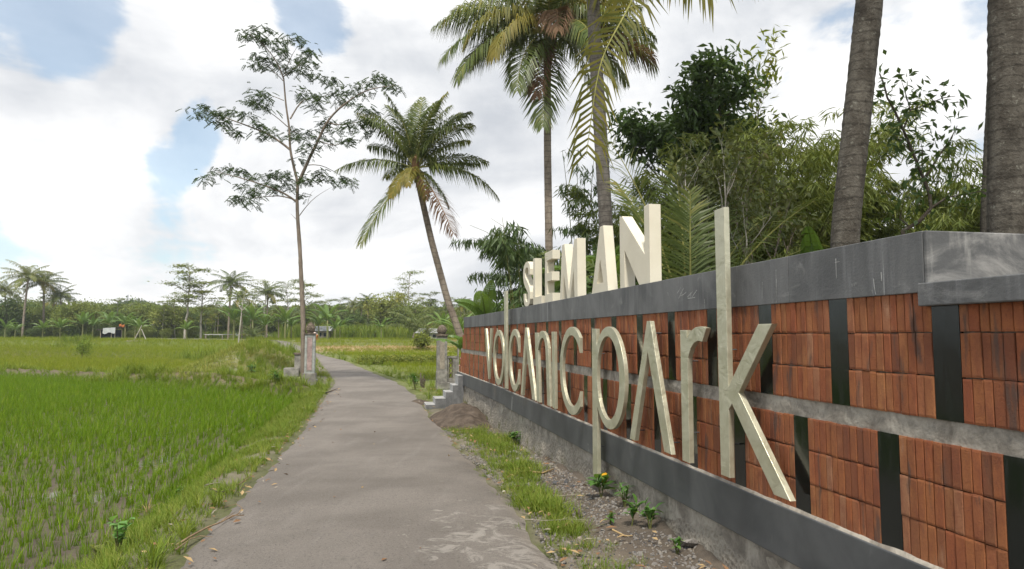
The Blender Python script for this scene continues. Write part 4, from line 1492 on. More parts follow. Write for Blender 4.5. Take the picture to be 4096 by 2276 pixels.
def palm(name, pts, r0, r1, fronds, label, group=None, nuts=4, sides=14, nleaf=78, seed=0, ring=.13, bark='bark_palm', flare=.5, ll=1.12, lw=.05):
    """fronds: (azimuth deg in the picture plane sense: 0 = right, 90 = away, 180 = left), e0, e1, length, material key, hang"""
    pts = np.asarray(pts, float)
    root = empty(name, pts[0])
    tag(root, label, 'palm', group)
    tm = palm_trunk(pts - pts[0], r0, r1, ring, sides, seed, flare)
    link('trunk', tm.mesh('trunk', [MATS[bark]], True), root)
    top = pts[-1] - pts[0]
    rr = random.Random(seed)
    for i, (az, e0, e1, L, mk, hang) in enumerate(fronds):
        mats = {'g': [MATS['leaf_palm'], MATS['rachis']], 'y': [MATS['leaf_palm_yellow'], MATS['rachis']], 'd': [MATS['leaf_palm_dead'], MATS['rachis_brown']]}[mk]
        me = frond_mesh('frond', mats, L, e0, e1, nleaf, ll * L / 3.6 * rr.uniform(.9, 1.1), lw, hang, seed * 100 + i, rr.uniform(-.3, .3), .03 * L / 3.6, .14, rr.uniform(-.25, .25), .25 if mk == 'd' else .04)
        link('frond', me, root, top + np.array([math.cos(R(az)) * .08, math.sin(R(az)) * .08, 0]), (0, 0, R(az)))
    for i in range(nuts):
        a = rr.uniform(0, 6.28)
        coconut(root, top + np.array([math.cos(a) * .26, math.sin(a) * .26, -.22 - rr.uniform(0, .25)]), .12, 'coconut' if rr.random() < .7 else 'coconut_brown')
    # fibrous crown base
    mb = MB(); mb.tube([top + np.array([0, 0, -.25]), top + np.array([0, 0, 0]), top + np.array([0, 0, .35]), top + np.array([0, 0, .6])], [r1 * 1.05, r1 * 1.5, r1 * 1.1, .02], 10)
    link('crown_base', mb.mesh('crown_base', [MATS['rachis_brown']], True), root)
    return root


# --- the leaning palm behind the wall's far end
YA = 28.0
A0, A1 = at(1905, 1560, YA), at(1662, 672, YA)
A0[2] = -.4
ptsA = [A0, at(1862, 1400, YA), at(1790, 1200, YA), at(1725, 960, YA), at(1682, 770, YA), A1]
fr = [(100, 84, 50, 3.3, 'g', .5), (40, 80, 40, 3.2, 'g', .5), (150, 78, 40, 3.3, 'g', .5), (15, 72, 30, 3.0, 'g', .5), (170, 74, 25, 3.0, 'g', .5), (300, 76, 20, 2.9, 'g', .55), (80, 86, 60, 3.3, 'g', .4), (190, 84, 50, 3.2, 'g', .45), (340, 83, 48, 3.2, 'g', .45),
      (200, 62, 10, 2.9, 'g', .45), (345, 60, 0, 2.9, 'g', .5), (15, 52, 5, 2.6, 'g', .5), (160, 45, 5, 2.6, 'g', .5), (10, 28, -20, 2.9, 'g', .6), (5, 14, -6, 2.4, 'g', .6), (352, 8, -58, 3.6, 'g', .6),
      (183, 22, -34, 3.1, 'g', .65), (196, -50, -66, 3.7, 'g', .35), (262, -10, -80, 1.6, 'y', .4), (230, -30, -75, 1.8, 'y', .5), (300, -40, -80, 1.7, 'y', .5), (325, -48, -62, 3.5, 'd', .3), (345, -35, -70, 2.2, 'g', .5), (90, 40, -10, 3.0, 'g', .5), (120, 25, -25, 2.8, 'g', .5), (0, 66, 20, 3.1, 'g', .45), (180, 66, 18, 3.1, 'g', .45)]
fr = [(a, b, c, L * 1.06, m, h * 1.25) for a, b, c, L, m, h in fr]
palm('coconut_palm', ptsA, .17, .12, fr, 'leaning coconut palm with a curved trunk behind the far end of the wall', nuts=6, seed=3, flare=.55, bark='bark_palm_far')
# --- the tall palm whose crown fills the top of the picture
YB = 26.0
ptsB = [at(2205, 1500, YB), at(2196, 1000, YB), at(2190, 600, YB), at(2190, 130, YB)]
ptsB[0][2] = 0
fr = [(180, 30, -35, 4.6, 'g', .9), (190, 12, -62, 4.7, 'g', .8), (205, -5, -72, 4.9, 'g', .7), (168, 45, -10, 4.4, 'g', .8), (172, 62, 10, 4.2, 'g', .7), (215, 20, -70, 4.2, 'y', .8), (235, -30, -85, 3.9, 'g', .5), (262, -62, -88, 4.4, 'g', .35), (280, 20, -80, 3.6, 'd', .7),
      (300, 5, -75, 4.0, 'g', .7), (325, -22, -72, 4.3, 'g', .6), (350, 8, -58, 4.6, 'g', .8), (10, 25, -38, 4.6, 'g', .8), (342, -8, -38, 4.4, 'd', .5), (20, 48, -12, 4.4, 'g', .7), (60, 66, 10, 4.2, 'g', .6), (110, 70, 20, 4.2, 'g', .6), (140, 30, -40, 4.2, 'g', .8), (85, 40, -30, 4.2, 'g', .8), (240, 70, -10, 4.0, 'y', .7), (290, 66, 0, 4.0, 'g', .7), (330, 50, -15, 4.2, 'g', .7), (150, 80, 40, 4.0, 'g', .6),
      (186, 40, -50, 4.5, 'g', .9), (200, 10, -80, 3.8, 'g', .8), (178, 0, -70, 4.2, 'g', .9), (160, 10, -60, 4.2, 'g', .9), (225, 5, -80, 4.0, 'y', .8), (250, -50, -86, 3.4, 'd', .4), (310, -30, -82, 3.6, 'g', .6), (355, 30, -50, 4.4, 'g', .9), (30, 10, -60, 4.2, 'g', .9), (345, 50, -30, 4.3, 'y', .8), (320, 20, -60, 4.2, 'g', .9), (270, 45, -60, 3.8, 'g', .8)]
palm('coconut_palm', ptsB, .16, .14, fr, 'tall coconut palm with a full drooping crown behind the block letters', nuts=8, seed=5, nleaf=92, ll=1.25, lw=.055, bark='bark_palm_far')
# --- palm whose trunk passes the letter A; broken frond hangs down
YC = 14.5
ptsC = [at(2440, 1500, YC), at(2424, 900, YC), at(2400, 500, YC), at(2378, 150, YC), at(2366, -170, YC)]
ptsC[0][2] = 0
fr = [(0, 10, -40, 4.0, 'y', .9), (350, 25, -55, 4.2, 'y', 1.0), (330, 5, -50, 3.8, 'g', .9), (30, 40, -20, 4.2, 'g', .7), (80, 50, 0, 4.2, 'g', .6), (130, 45, -10, 4.2, 'g', .6), (180, 40, -5, 4.0, 'g', .6), (220, 50, 10, 4.0, 'g', .6), (270, 55, 10, 4.0, 'g', .6)]
pC = palm('coconut_palm', ptsC, .155, .14, fr, 'coconut palm trunk behind letter A with yellowing fronds hanging from above', nuts=3, seed=9, ring=.12, ll=1.0, lw=.05, bark='bark_palm_grey')


def hanging_frond(parent, uvY, mats, nleaf, ll, lw, hang, seed, label=None):
    """a frond along explicit points"""
    r = np.random.default_rng(seed)
    K = np.array([at(*q) for q in uvY])
    d = np.concatenate([[0], np.cumsum(np.linalg.norm(np.diff(K, axis=0), axis=1))])
    tt = np.linspace(0, 1, 24)
    P = np.stack([np.interp(tt * d[-1], d, K[:, j]) for j in range(3)], 1)
    for _ in range(4): P[1:-1] = (P[:-2] + 2 * P[1:-1] + P[2:]) / 4
    P -= np.array(parent.location)
    mb = MB(); mb.tube(P, .024 * (1 - .85 * tt) + .003, 6, mat=1)
    T = np.gradient(P, axis=0); T /= np.linalg.norm(T, axis=1)[:, None]
    for side in (-1, 1):
        t = np.linspace(.02, .99, nleaf); n = nleaf
        base = np.stack([np.interp(t, tt, P[:, j]) for j in range(3)], 1)
        tan = np.stack([np.interp(t, tt, T[:, j]) for j in range(3)], 1)
        sd = np.cross(tan, np.array([0, 1.0, 0])); sd /= np.linalg.norm(sd, axis=1)[:, None]
        d0 = sd * side + tan * (.55 + .5 * t)[:, None] + np.array([0, -.25 * side, 0]) + r.normal(size=(n, 3)) * .2
        d0 /= np.linalg.norm(d0, axis=1)[:, None]
        ln = ll * (1 - .35 * t) * r.uniform(.8, 1.1, n)
        mid = base + d0 * (ln * .45)[:, None]
        d1 = d0 + np.array([0, 0, -1.0]) * (hang * r.uniform(.4, 1.9, n))[:, None]
        d1 /= np.linalg.norm(d1, axis=1)[:, None]
        tip = mid + d1 * (ln * .6)[:, None]
        wv = np.cross(d0, np.array([0, 1.0, .3])); wv /= np.linalg.norm(wv, axis=1)[:, None]
        V = np.stack([base - wv * lw * .3, base + wv * lw * .3, mid + wv * lw * .5, mid - wv * lw * .5, tip], 1).reshape(-1, 3)
        k = np.arange(n)[:, None] * 5
        mb.add(V, quads=k + np.array([[0, 1, 2, 3]]), tris=k + np.array([[3, 2, 4]]), attr=np.repeat(np.clip(r.normal(.4, .25, n), 0, 1), 5))
    o = link('frond', mb.mesh('frond', mats), parent)
    if label: o['label'] = label


hanging_frond(pC, [(2360, -180, 14.4), (2560, -60, 13.0), (2500, 60, 12.6), (2400, 230, 12.2), (2372, 420, 12.1), (2345, 620, 12.1)], [MATS['leaf_palm_yellow'], MATS['rachis']], 50, 1.1, .052, 1.3, 77, 'broken yellow green frond hanging straight down')
hanging_frond(pC, [(2366, -180, 14.4), (2560, -190, 13.5), (2720, -140, 13.0), (2850, -40, 12.8)], [MATS['leaf_palm_yellow'], MATS['rachis']], 46, 1.2, .052, 2.6, 78)
# --- two thick trunks close behind the wall
ptsD = [at(3350, 1300, 6.9), at(3378, 940, 6.9), at(3425, 500, 6.9), at(3478, 0, 6.9), at(3500, -260, 6.9), at(3520, -1500, 6.9)]
ptsD[0][2] = .1
up_fr = [(a, e, e - 60, 4.2, 'g', .6) for a, e in ((0, 50), (50, 60), (100, 45), (150, 60), (200, 50), (250, 60), (300, 45), (330, 65), (180, 75))]
palm('coconut_palm', ptsD, .14, .128, up_fr, 'thick grey palm trunk behind the wall, left of the cap corner', nuts=0, seed=13, sides=28, ring=.105, flare=.12, nleaf=30)
ptsE = [at(4030, 1250, 6.0), at(4030, 940, 6.0), at(4030, 400, 6.0), at(4030, -200, 6.0), at(4050, -1600, 6.0)]
ptsE[0][2] = .1
palm('coconut_palm', ptsE, .158, .148, up_fr, 'thick mossy palm trunk at the right border above the end of the cap', nuts=0, seed=14, sides=28, ring=.11, flare=.10, nleaf=30)
ptsF = [at(3960, 1250, 13), at(3955, 900, 13), at(3985, 300, 13), at(4010, -700, 13)]
ptsF[0][2] = .2
palm('coconut_palm', ptsF, .16, .14, up_fr[:6], 'farther palm trunk half hidden by the thick trunk at the right border', nuts=0, seed=15, sides=16, ring=.12, flare=.3, nleaf=24)
# --- young palm right behind the letter N
YG = 9.4
gbase = at(2748, 1260, YG); gbase[2] = .35
g0 = empty('young_palm', gbase)
tag(g0, 'young coconut palm with upright dark fronds between letter N and the k stem', 'palm')
mb = palm_trunk(np.array([[0, 0, 0], [0, 0, .5], [0.02, 0, 1.0]]), .13, .10, .1, 12, 3, .2)
link('trunk', mb.mesh('trunk', [MATS['bark_dark']], True), g0)
top = np.array([.02, 0, .95])
for i, (az, e0, e1, L, hang, tw, lf) in enumerate([(265, 90, 82, 2.35, .10, 0, .62), (181, 82, 58, 3.3, .12, .9, .8), (60, 80, 50, 3.0, .2, .2, .8), (120, 76, 44, 3.2, .2, -.2, .8), (355, 70, 30, 2.9, .25, .2, .8), (20, 58, 10, 3.0, .35, 0, .8), (40, 66, 20, 3.4, .3, 0, .8), (150, 60, 10, 2.8, .3, 0, .8), (90, 86, 70, 3.0, .12, 0, .75)]):
    me = frond_mesh('frond', PALM_M(), L, e0, e1, 60, lf, .034, hang, 900 + i, tw, .022, .08, 0)
    link('frond', me, g0, top + np.array([0, -.12 if az == 265 else 0, 0]), (0, 0, R(az)))


# ---------------------------------------------------------------- the slender feathery tree left of the road
def px(c, u0=700, v0=50, k=1.506, Y=28.0):
    return at(u0 + c[0] / k, v0 + c[1] / k, Y)


def feather_tree():
    Y = 28.0
    base = hit(1215, 1536); base = at(1213, 1536, Y); base[2] = gz(base[0], base[1]) - .05
    root = empty('feathery_tree', base)
    tag(root, 'slender tall tree with layered feathery foliage in front of the left gate pillar', 'tree')
    r = np.random.default_rng(17)
    mb = MB()

    def limb(pts, r0, r1, sides=7, dep=0.0, sm=3):
        P = np.array(pts, float)
        d = np.concatenate([[0], np.cumsum(np.linalg.norm(np.diff(P, axis=0), axis=1))])
        n = max(8, int(d[-1] / .25))
        tt = np.linspace(0, d[-1], n)
        Q = np.stack([np.interp(tt, d, P[:, j]) for j in range(3)], 1)
        Q[1:-1] += r.normal(size=(n - 2, 3)) * .018
        for _ in range(sm): Q[1:-1] = (Q[:-2] + 2 * Q[1:-1] + Q[2:]) / 4
        mb.tube(Q - base, np.linspace(r0, r1, n), sides)
        return Q
    trunk = [base] + [at(*q, Y) for q in [(1214, 1480), (1213, 1300), (1208, 1180), (1200, 1000)]] + [px(c) for c in [(738, 1230), (735, 1120), (742, 1030), (715, 930), (692, 820), (690, 700), (668, 560), (655, 400)]]
    P = np.array(trunk)
    d = np.concatenate([[0], np.cumsum(np.linalg.norm(np.diff(P, axis=0), axis=1))])
    tt = np.linspace(0, d[-1], 70)
    Q = np.stack([np.interp(tt, d, P[:, j]) for j in range(3)], 1)
    for _ in range(3): Q[1:-1] = (Q[:-2] + 2 * Q[1:-1] + Q[2:]) / 4
    rad = np.interp(tt / d[-1], [0, .03, .2, .5, .62, 1], [.17, .125, .098, .078, .062, .03])
    mb.tube(Q - base, rad * (1 + .03 * r.normal(size=70)), 12)
    limbs = [([(742, 1030), (800, 900), (860, 780), (920, 640), (1010, 560), (1100, 490), (1200, 450), (1320, 440)], .075, .012, -1.2),
             ([(692, 825), (560, 730), (430, 680), (300, 630), (180, 590)], .05, .01, .9), ([(730, 1140), (660, 1080), (560, 1050), (420, 1000), (250, 960)], .045, .01, -.8),
             ([(725, 1130), (640, 1095), (540, 1110), (430, 1120)], .03, .008, .8), ([(695, 640), (740, 560), (775, 500), (870, 520), (960, 480)], .035, .008, .9), ([(905, 660), (1000, 690), (1100, 660), (1180, 640)], .03, .008, .8),
             ([(655, 400), (640, 340), (590, 250), (530, 190), (450, 130)], .035, .008, -.6), ([(655, 385), (720, 330), (790, 300), (820, 230)], .025, .006, .7), ([(660, 370), (700, 270), (740, 200)], .022, .006, -.7), ([(860, 770), (960, 810), (1040, 770)], .025, .006, -.8),
             ([(790, 920), (880, 910), (960, 960), (1050, 1010)], .022, .006, .9), ([(650, 410), (590, 350), (520, 300)], .02, .006, .6), ([(680, 690), (600, 620), (500, 560), (470, 530)], .022, .006, -.7), ([(655, 530), (580, 500), (520, 480)], .018, .005, .5),
             ([(745, 1230), (800, 1150), (870, 1090), (950, 1050)], .02, .003, .2), ([(800, 1150), (810, 1100), (840, 1070)], .01, .003, 0), ([(730, 1245), (710, 1225), (695, 1212)], .012, .003, 0), ([(1130, 470), (1110, 440), (1170, 410), (1260, 400)], .012, .004, .3), ([(690, 700), (700, 720), (760, 720)], .012, .004, .3)]
    for pts, r0, r1, dep in limbs:
        limb([px(c, Y=28.0 + dep * i_ / (len(pts) - 1)) for i_, c in enumerate(pts)], r0, r1, 7)
    link('trunk', mb.mesh('trunk', [MATS['bark_grey']], True), root)
    clumps = [(480,100),(420,120),(540,90),(450,150),(520,150),(560,180),(640,170),(700,160),(760,160),(610,210),(650,235),(800,210),(810,250),(770,280),(730,290),(830,300),(500,260),(480,300),(540,290),(600,280),(560,320),(660,330),(700,330),(780,350),(840,380),(900,400),(960,405),
              (520,470),(480,500),(540,500),(440,540),(500,545),(560,560),(180,570),(230,600),(280,610),(330,590),(380,600),(300,650),(250,660),(320,700),(380,720),(460,620),(490,670),(540,690),(590,720),(520,740),(140,610),(770,470),(780,510),(850,500),(880,530),(940,490),(1000,460),(1050,470),(840,560),(1000,520),(1080,550),(1150,570),(1190,600),
              (1120,420),(1170,410),(1230,380),(1270,410),(1290,450),(1330,450),(1140,480),(920,650),(900,670),(1060,670),(1120,660),(1180,660),(1140,720),(1020,690),(960,700),(1020,770),(1050,760),(720,700),(700,740),(760,740),(830,710),(860,760),(920,770),(830,800),(760,890),(790,830),
              (180,1000),(240,970),(300,950),(360,940),(420,960),(480,990),(540,980),(600,970),(660,960),(690,1000),(540,1040),(480,1070),(580,1060),(420,1040),(400,1110),(450,1140),(480,1100),(370,1130),(640,1030),(700,1050),(770,1000),(800,1010),(880,960),(900,990),(960,1010),(1020,1000),(1050,1020),(750,1100)]
    fm = MB()
    for c in clumps:
        o = px(c, Y=28.0 + r.normal() * .7)
        n = 20
        B = o + r.normal(size=(n, 3)) * np.array([.17, .25, .07]) - base
        az = r.random(n) * 2 * np.pi
        Dd = np.stack([np.cos(az), np.sin(az), -.35 + .3 * r.normal(size=n)], 1)
        Dd /= np.linalg.norm(Dd, axis=1)[:, None]
        m = 7
        L = r.uniform(.2, .34, n)
        sd = np.cross(Dd, np.array([0, 0, 1.0])); sd /= np.linalg.norm(sd, axis=1)[:, None]
        av = np.clip(r.normal(.45, .22, n), 0, 1)
        for j in range(m):
            t = (j + 1) / m
            q = B + Dd * (L * t)[:, None] + np.array([0, 0, -1.0]) * (L * .25 * t * t)[:, None]
            for sg in (-1, 1):
                dd = sd * sg + Dd * .55 + np.array([0, 0, -.35])
                fm.leaves(q, dd, np.tile([0, 0, 1.0], (n, 1)) + r.normal(size=(n, 3)) * .25, L * .30 * (1.1 - .5 * abs(t - .5)), .046, .1, .1, attr=av)
    link('crown', fm.mesh('crown', [MATS['leaf_feather']]), root)


feather_tree()


# ---------------------------------------------------------------- broadleaf trees and shrubs, grown by a small recursive rule
def grow(seed, height, trunk_r, spread, levels=3, nchild=(5, 4, 3), lean=(0, 0), start=.35, up=.35, leaf=None, gnarl=.12, flat=1.0):
    """returns (MB of wood, tips (P, D))"""
    r = np.random.default_rng(seed)
    wood = MB()
    tips = []

    def seg(p, d, L, r0, lev):
        n = 6
        P = [p]
        dd = d / np.linalg.norm(d)
        for i in range(n):
            dd = dd + r.normal(size=3) * gnarl + np.array([0, 0, up * .08])
            dd /= np.linalg.norm(dd)
            P.append(P[-1] + dd * L / n)
        P = np.array(P)
        wood.tube(P, np.linspace(r0, r0 * (.45 if lev < levels else .25), n + 1), max(4, 8 - 2 * lev))
        if lev == levels:
            for t in (.45, .7, .85, 1.0):
                i = int(t * n)
                tips.append((P[i], dd))
            return
        k = nchild[lev]
        for j in range(k):
            t = start + (1 - start) * (j + r.random()) / k
            i = min(n, max(1, int(round(t * n))))
            az = j * 2.4 + r.random() * 1.2
            sdv = np.array([math.cos(az), math.sin(az), 0])
            cd = dd * .45 + sdv * spread * (1.1 - .3 * lev * 0) + np.array([0, 0, up])
            cd[2] *= flat
            seg(P[i], cd, L * (.62 if lev == 0 else .6) * (1.15 - .45 * t) * r.uniform(.8, 1.15), r0 * (.5 if lev == 0 else .55) * (1.15 - .5 * t), lev + 1)
        if lev > 0: tips.append((P[-1], dd))
    seg(np.zeros(3), np.array([lean[0], lean[1], 1.0]), height, trunk_r, 0)
    return wood, tips


def leafy(tips, per, L, Wd, spread, droop, seed, up=.0, horizontal=False):
    r = np.random.default_rng(seed)
    T = np.array([t[0] for t in tips]); D = np.array([t[1] for t in tips])
    n = len(T) * per
    P = np.repeat(T, per, 0) + r.normal(size=(n, 3)) * spread
    d = np.repeat(D, per, 0) * .5 + r.normal(size=(n, 3)) * .6 + np.array([0, 0, up - droop])
    N = np.tile([0, 0, 1.0], (n, 1)) + r.normal(size=(n, 3)) * (.3 if horizontal else .55)
    shade = np.clip(r.normal(.4, .22, len(T)), 0, 1)
    a = np.clip(np.repeat(shade, per) + r.normal(size=n) * .15, 0, 1)
    mb = MB()
    mb.leaves(P, d, N, r.uniform(.75, 1.2, n) * L, r.uniform(.85, 1.15, n) * Wd, .12, droop * .25, attr=a)
    return mb


def tree(name, loc, label, wood, crown, bark, leafm, group=None, cat='tree', rz=0):
    root = empty(name, loc, rz)
    tag(root, label, cat, group)
    link('trunk', wood.mesh('trunk', [MATS[bark]], True), root)
    link('crown', crown.mesh('crown', [MATS[leafm]]), root)
    return root


# dark glossy tree
p = at(2815, 1300, 17.5); p[2] = .3
w_, t_ = grow(46, 5.3, .10, .46, 3, (8, 5, 4), start=.45, up=.5, gnarl=.12)
cr = leafy(t_, 13, .26, .10, np.array([.19, .19, .15]), .5, 42)
tree('dark_tree', p, 'dark glossy leaved tree towering behind the young palm', w_, cr, 'bark_dark', 'leaf_dark')
# light yellow shoot beside its top
p = at(3010, 1300, 17.0); p[2] = .3
w_, t_ = grow(43, 5.3, .045, .3, 2, (3, 3), start=.7, up=.8, gnarl=.06)
cr = leafy(t_, 9, .28, .075, np.array([.16, .16, .16]), .15, 44, .2)
tree('pale_sapling', p, 'thin sapling with lime yellow leaf tips beside the dark tree', w_, cr, 'bark_grey', 'leaf_lime')
# grey forked sapling just behind the cap
p = at(3035, 1290, 10.2); p[2] = .35
w_, t_ = grow(47, 2.7, .05, .38, 3, (5, 4, 3), start=.45, up=.75, gnarl=.12)
cr = leafy(t_, 3, .13, .055, np.array([.10, .10, .10]), .4, 48)
tree('forked_sapling', p, 'small forked sapling with pale bark and bronze leaves right of the k stem', w_, cr, 'bark_pale', 'leaf_bronze')
p = at(3100, 1290, 11.5); p[2] = .35
w_, t_ = grow(49, 2.9, .045, .5, 3, (5, 4, 3), start=.4, up=.75, gnarl=.12)
cr = leafy(t_, 5, .15, .06, np.array([.13, .13, .13]), .4, 50)
tree('bronze_sapling', p, 'sparse sapling with bronze young leaves right of the dark tree', w_, cr, 'bark_grey', 'leaf_bronze')
# crooked twig tree between the thick trunks
p = at(3490, 1180, 8.6); p[2] = .4
root = empty('crooked_tree', p)
tag(root, 'crooked sparse tree with bare twigs between the two thick palm trunks', 'tree')
wd = MB(); tips = []
KT = lambda x, y: at(3200 + x / 1.431, y / 1.431, 8.6) - p
for pts, r0 in (([(590, 1420), (590, 1320), (680, 1270), (750, 1190), (740, 1100), (690, 980), (640, 860), (590, 740), (540, 630), (500, 560), (480, 480), (455, 420)], .028), ([(590, 745), (635, 630), (720, 600), (820, 560), (890, 550)], .012), ([(750, 1190), (840, 1130), (960, 1110), (1060, 1090)], .016), ([(720, 1010), (790, 900), (860, 800), (900, 720)], .014),
                ([(650, 880), (560, 790), (540, 770)], .008), ([(700, 960), (700, 850), (690, 810)], .008), ([(635, 640), (600, 520), (580, 460)], .008), ([(620, 1290), (570, 1250), (600, 1130), (650, 1060)], .010)):
    P = np.array([KT(*c) for c in pts])
    wd.tube(P, np.linspace(r0, r0 * .3, len(P)), 6)
    for i in range(max(1, len(P) // 2 - 1), len(P)):
        dd = P[i] - P[i - 1]
        tips.append((P[i], dd / np.linalg.norm(dd)))
        tips.append(((P[i] + P[i - 1]) / 2, dd / np.linalg.norm(dd)))
link('trunk', wd.mesh('trunk', [MATS['bark_dark']], True), root)
link('crown', leafy(tips, 9, .13, .05, np.array([.13, .13, .09]), .3, 52).mesh('crown', [MATS['leaf_dark']]), root)


# ---------------------------------------------------------------- bamboo
def bamboo(name, loc, label, n, H, lean, seed, leafm='leaf_bamboo', per=5, droop=.8, L=.26, Wd=.032, nodes=9, az0=None, azw=6.283, twig=.5, culm_r=.022, dens=1.0, group=None, start=.3):
    r = np.random.default_rng(seed)
    root = empty(name, loc)
    tag(root, label, 'bamboo', group)
    fm = MB()
    for i in range(n):
        az = r.random() * azw + (0 if az0 is None else az0 - azw / 2)
        h = H * r.uniform(.65, 1.1); ln = lean * r.uniform(.4, 1.3)
        b = np.array([math.cos(az), math.sin(az), 0]) * r.random() * .35
        t = np.linspace(0, 1, 14)
        out = np.array([math.cos(az), math.sin(az), 0])
        P = b + np.array([0, 0, 1.0]) * (h * (t - .35 * ln * t ** 3))[:, None] + out * (h * ln * t ** 2.4)[:, None]
        mb = MB(); mb.tube(P, culm_r * (1 - .85 * t) + .002, 6)
        link('culm', mb.mesh('culm', [MATS['culm']], True), root)
        k = int(nodes * dens)
        ts = r.uniform(start, 1.0, k) ** .8
        base = np.stack([np.interp(ts, t, P[:, j]) for j in range(3)], 1)
        for p0 in base:
            a2 = r.random() * 6.283
            td = np.array([math.cos(a2), math.sin(a2), .25])
            m = 4
            for j in range(m):
                q = p0 + td * twig * (j + 1) / m + np.array([0, 0, -.25]) * (twig * ((j + 1) / m) ** 2)
                nn = per
                aa = r.random(nn) * 6.283
                d = np.stack([np.cos(aa) * .7, np.sin(aa) * .7, -droop + .35 * r.normal(size=nn)], 1) + td * .3
                fm.leaves(np.tile(q, (nn, 1)) + r.normal(size=(nn, 3)) * .05, d, np.tile([0, 0, 1.0], (nn, 1)) + r.normal(size=(nn, 3)) * .5, r.uniform(.7, 1.25, nn) * L, Wd, .1, .05,
                          attr=np.clip(r.normal(.42, .2, nn), 0, 1))
    link('foliage', fm.mesh('foliage', [MATS[leafm]]), root)
    return root


def B(u, Y, z=.3):
    q = at(u, 1250, Y); q[2] = z
    return q


bamboo('bamboo_clump', B(2290, 21), 'bamboo with dark drooping leaves spreading behind the block letters E and M', 14, 5.6, .55, 61, 'leaf_bamboo_dark', 7, 1.3, .36, .05, 13, az0=R(175), azw=2.0, twig=.6, start=.45)
bamboo('bamboo_shoot', B(2085, 15.5), 'young bamboo with few hanging leaves left of the block letter S', 4, 3.9, .12, 62, 'leaf_bamboo_dark', 4, 1.0, .36, .05, 9, twig=.35, start=.35)
bamboo('bamboo_clump', B(2330, 17), 'thin sparse bamboo rising between the two palm trunks', 6, 5.6, .10, 63, 'leaf_bamboo_dark', 5, 1.0, .26, .036, 16, twig=.4, start=.2)
bamboo('bamboo_clump', B(2520, 17), 'dense green bamboo behind block letter A and the palm trunk', 18, 5.4, .22, 64, 'leaf_bamboo', 9, .7, .27, .036, 26, twig=.55, start=.1)
bamboo('bamboo_clump', B(2660, 18.5), 'leafy bamboo behind the young palm fronds', 20, 5.8, .25, 65, 'leaf_bamboo', 9, .7, .27, .036, 26, twig=.6, start=.1)
bamboo('bamboo_clump', B(2900, 17), 'dense bamboo thicket under the dark tree', 26, 5.8, .25, 66, 'leaf_bamboo', 9, .7, .27, .036, 26, twig=.6, start=.08)
bamboo('bamboo_clump', B(3130, 15), 'arching light green bamboo behind the forked sapling', 28, 6.3, .3, 67, 'leaf_bamboo', 9, .7, .27, .034, 26, twig=.6, start=.08)
bamboo('bamboo_clump', B(3300, 16), 'dense light bamboo just left of the thick grey palm trunk', 28, 6.5, .25, 68, 'leaf_bamboo', 9, .7, .27, .036, 26, twig=.6, start=.08)
bamboo('bamboo_clump', B(3560, 17), 'low bamboo thicket between the two thick palm trunks', 26, 4.3, .4, 69, 'leaf_bamboo', 9, .8, .27, .036, 24, twig=.6, start=.08)
bamboo('bamboo_clump', B(3780, 15), 'feathery yellow green bamboo left of the mossy trunk', 28, 5.0, .35, 70, 'leaf_bamboo', 9, .9, .3, .04, 26, twig=.6, start=.08)
bamboo('bamboo_clump', B(3950, 16), 'tall bamboo behind the mossy trunk at the right border', 26, 5.8, .3, 71, 'leaf_bamboo', 9, .9, .3, .04, 26, twig=.6, start=.08)
# dark shrubs low behind the cap
for (u, Y, h, lab, lm, sd) in [(3180, 8.4, 1.9, 'dark broad leaved shrub behind the cap near the thick grey trunk', 'leaf_dark', 81), (2960, 8.8, 1.6, 'leafy shrub behind the cap right of the k stem', 'leaf_mid', 82), (3300, 9.5, 2.2, 'bright shrub leaning on the thick grey trunk', 'leaf_mid', 83),
                               (2560, 12, 2.4, 'dark shrub behind block letter A', 'leaf_dark', 84), (3620, 10.5, 2.0, 'yellow green shrub behind the cap corner', 'leaf_lime', 85), (3860, 9.8, 2.2, 'olive shrub beside the mossy trunk', 'leaf_bamboo', 86), (2440, 17, 2.6, 'dark undergrowth shrub behind block letter M', 'leaf_dark', 87)]:
    w_, t_ = grow(sd, h * .7, .03, .8, 2, (7, 5), start=.12, up=.4, gnarl=.15)
    cr = leafy(t_, 26, .22, .1, np.array([.22, .22, .22]), .35, sd + 100)
    tree('shrub', B(u, Y, .3), lab, w_, cr, 'bark_dark', lm, 'shrubs behind the wall', 'shrub')


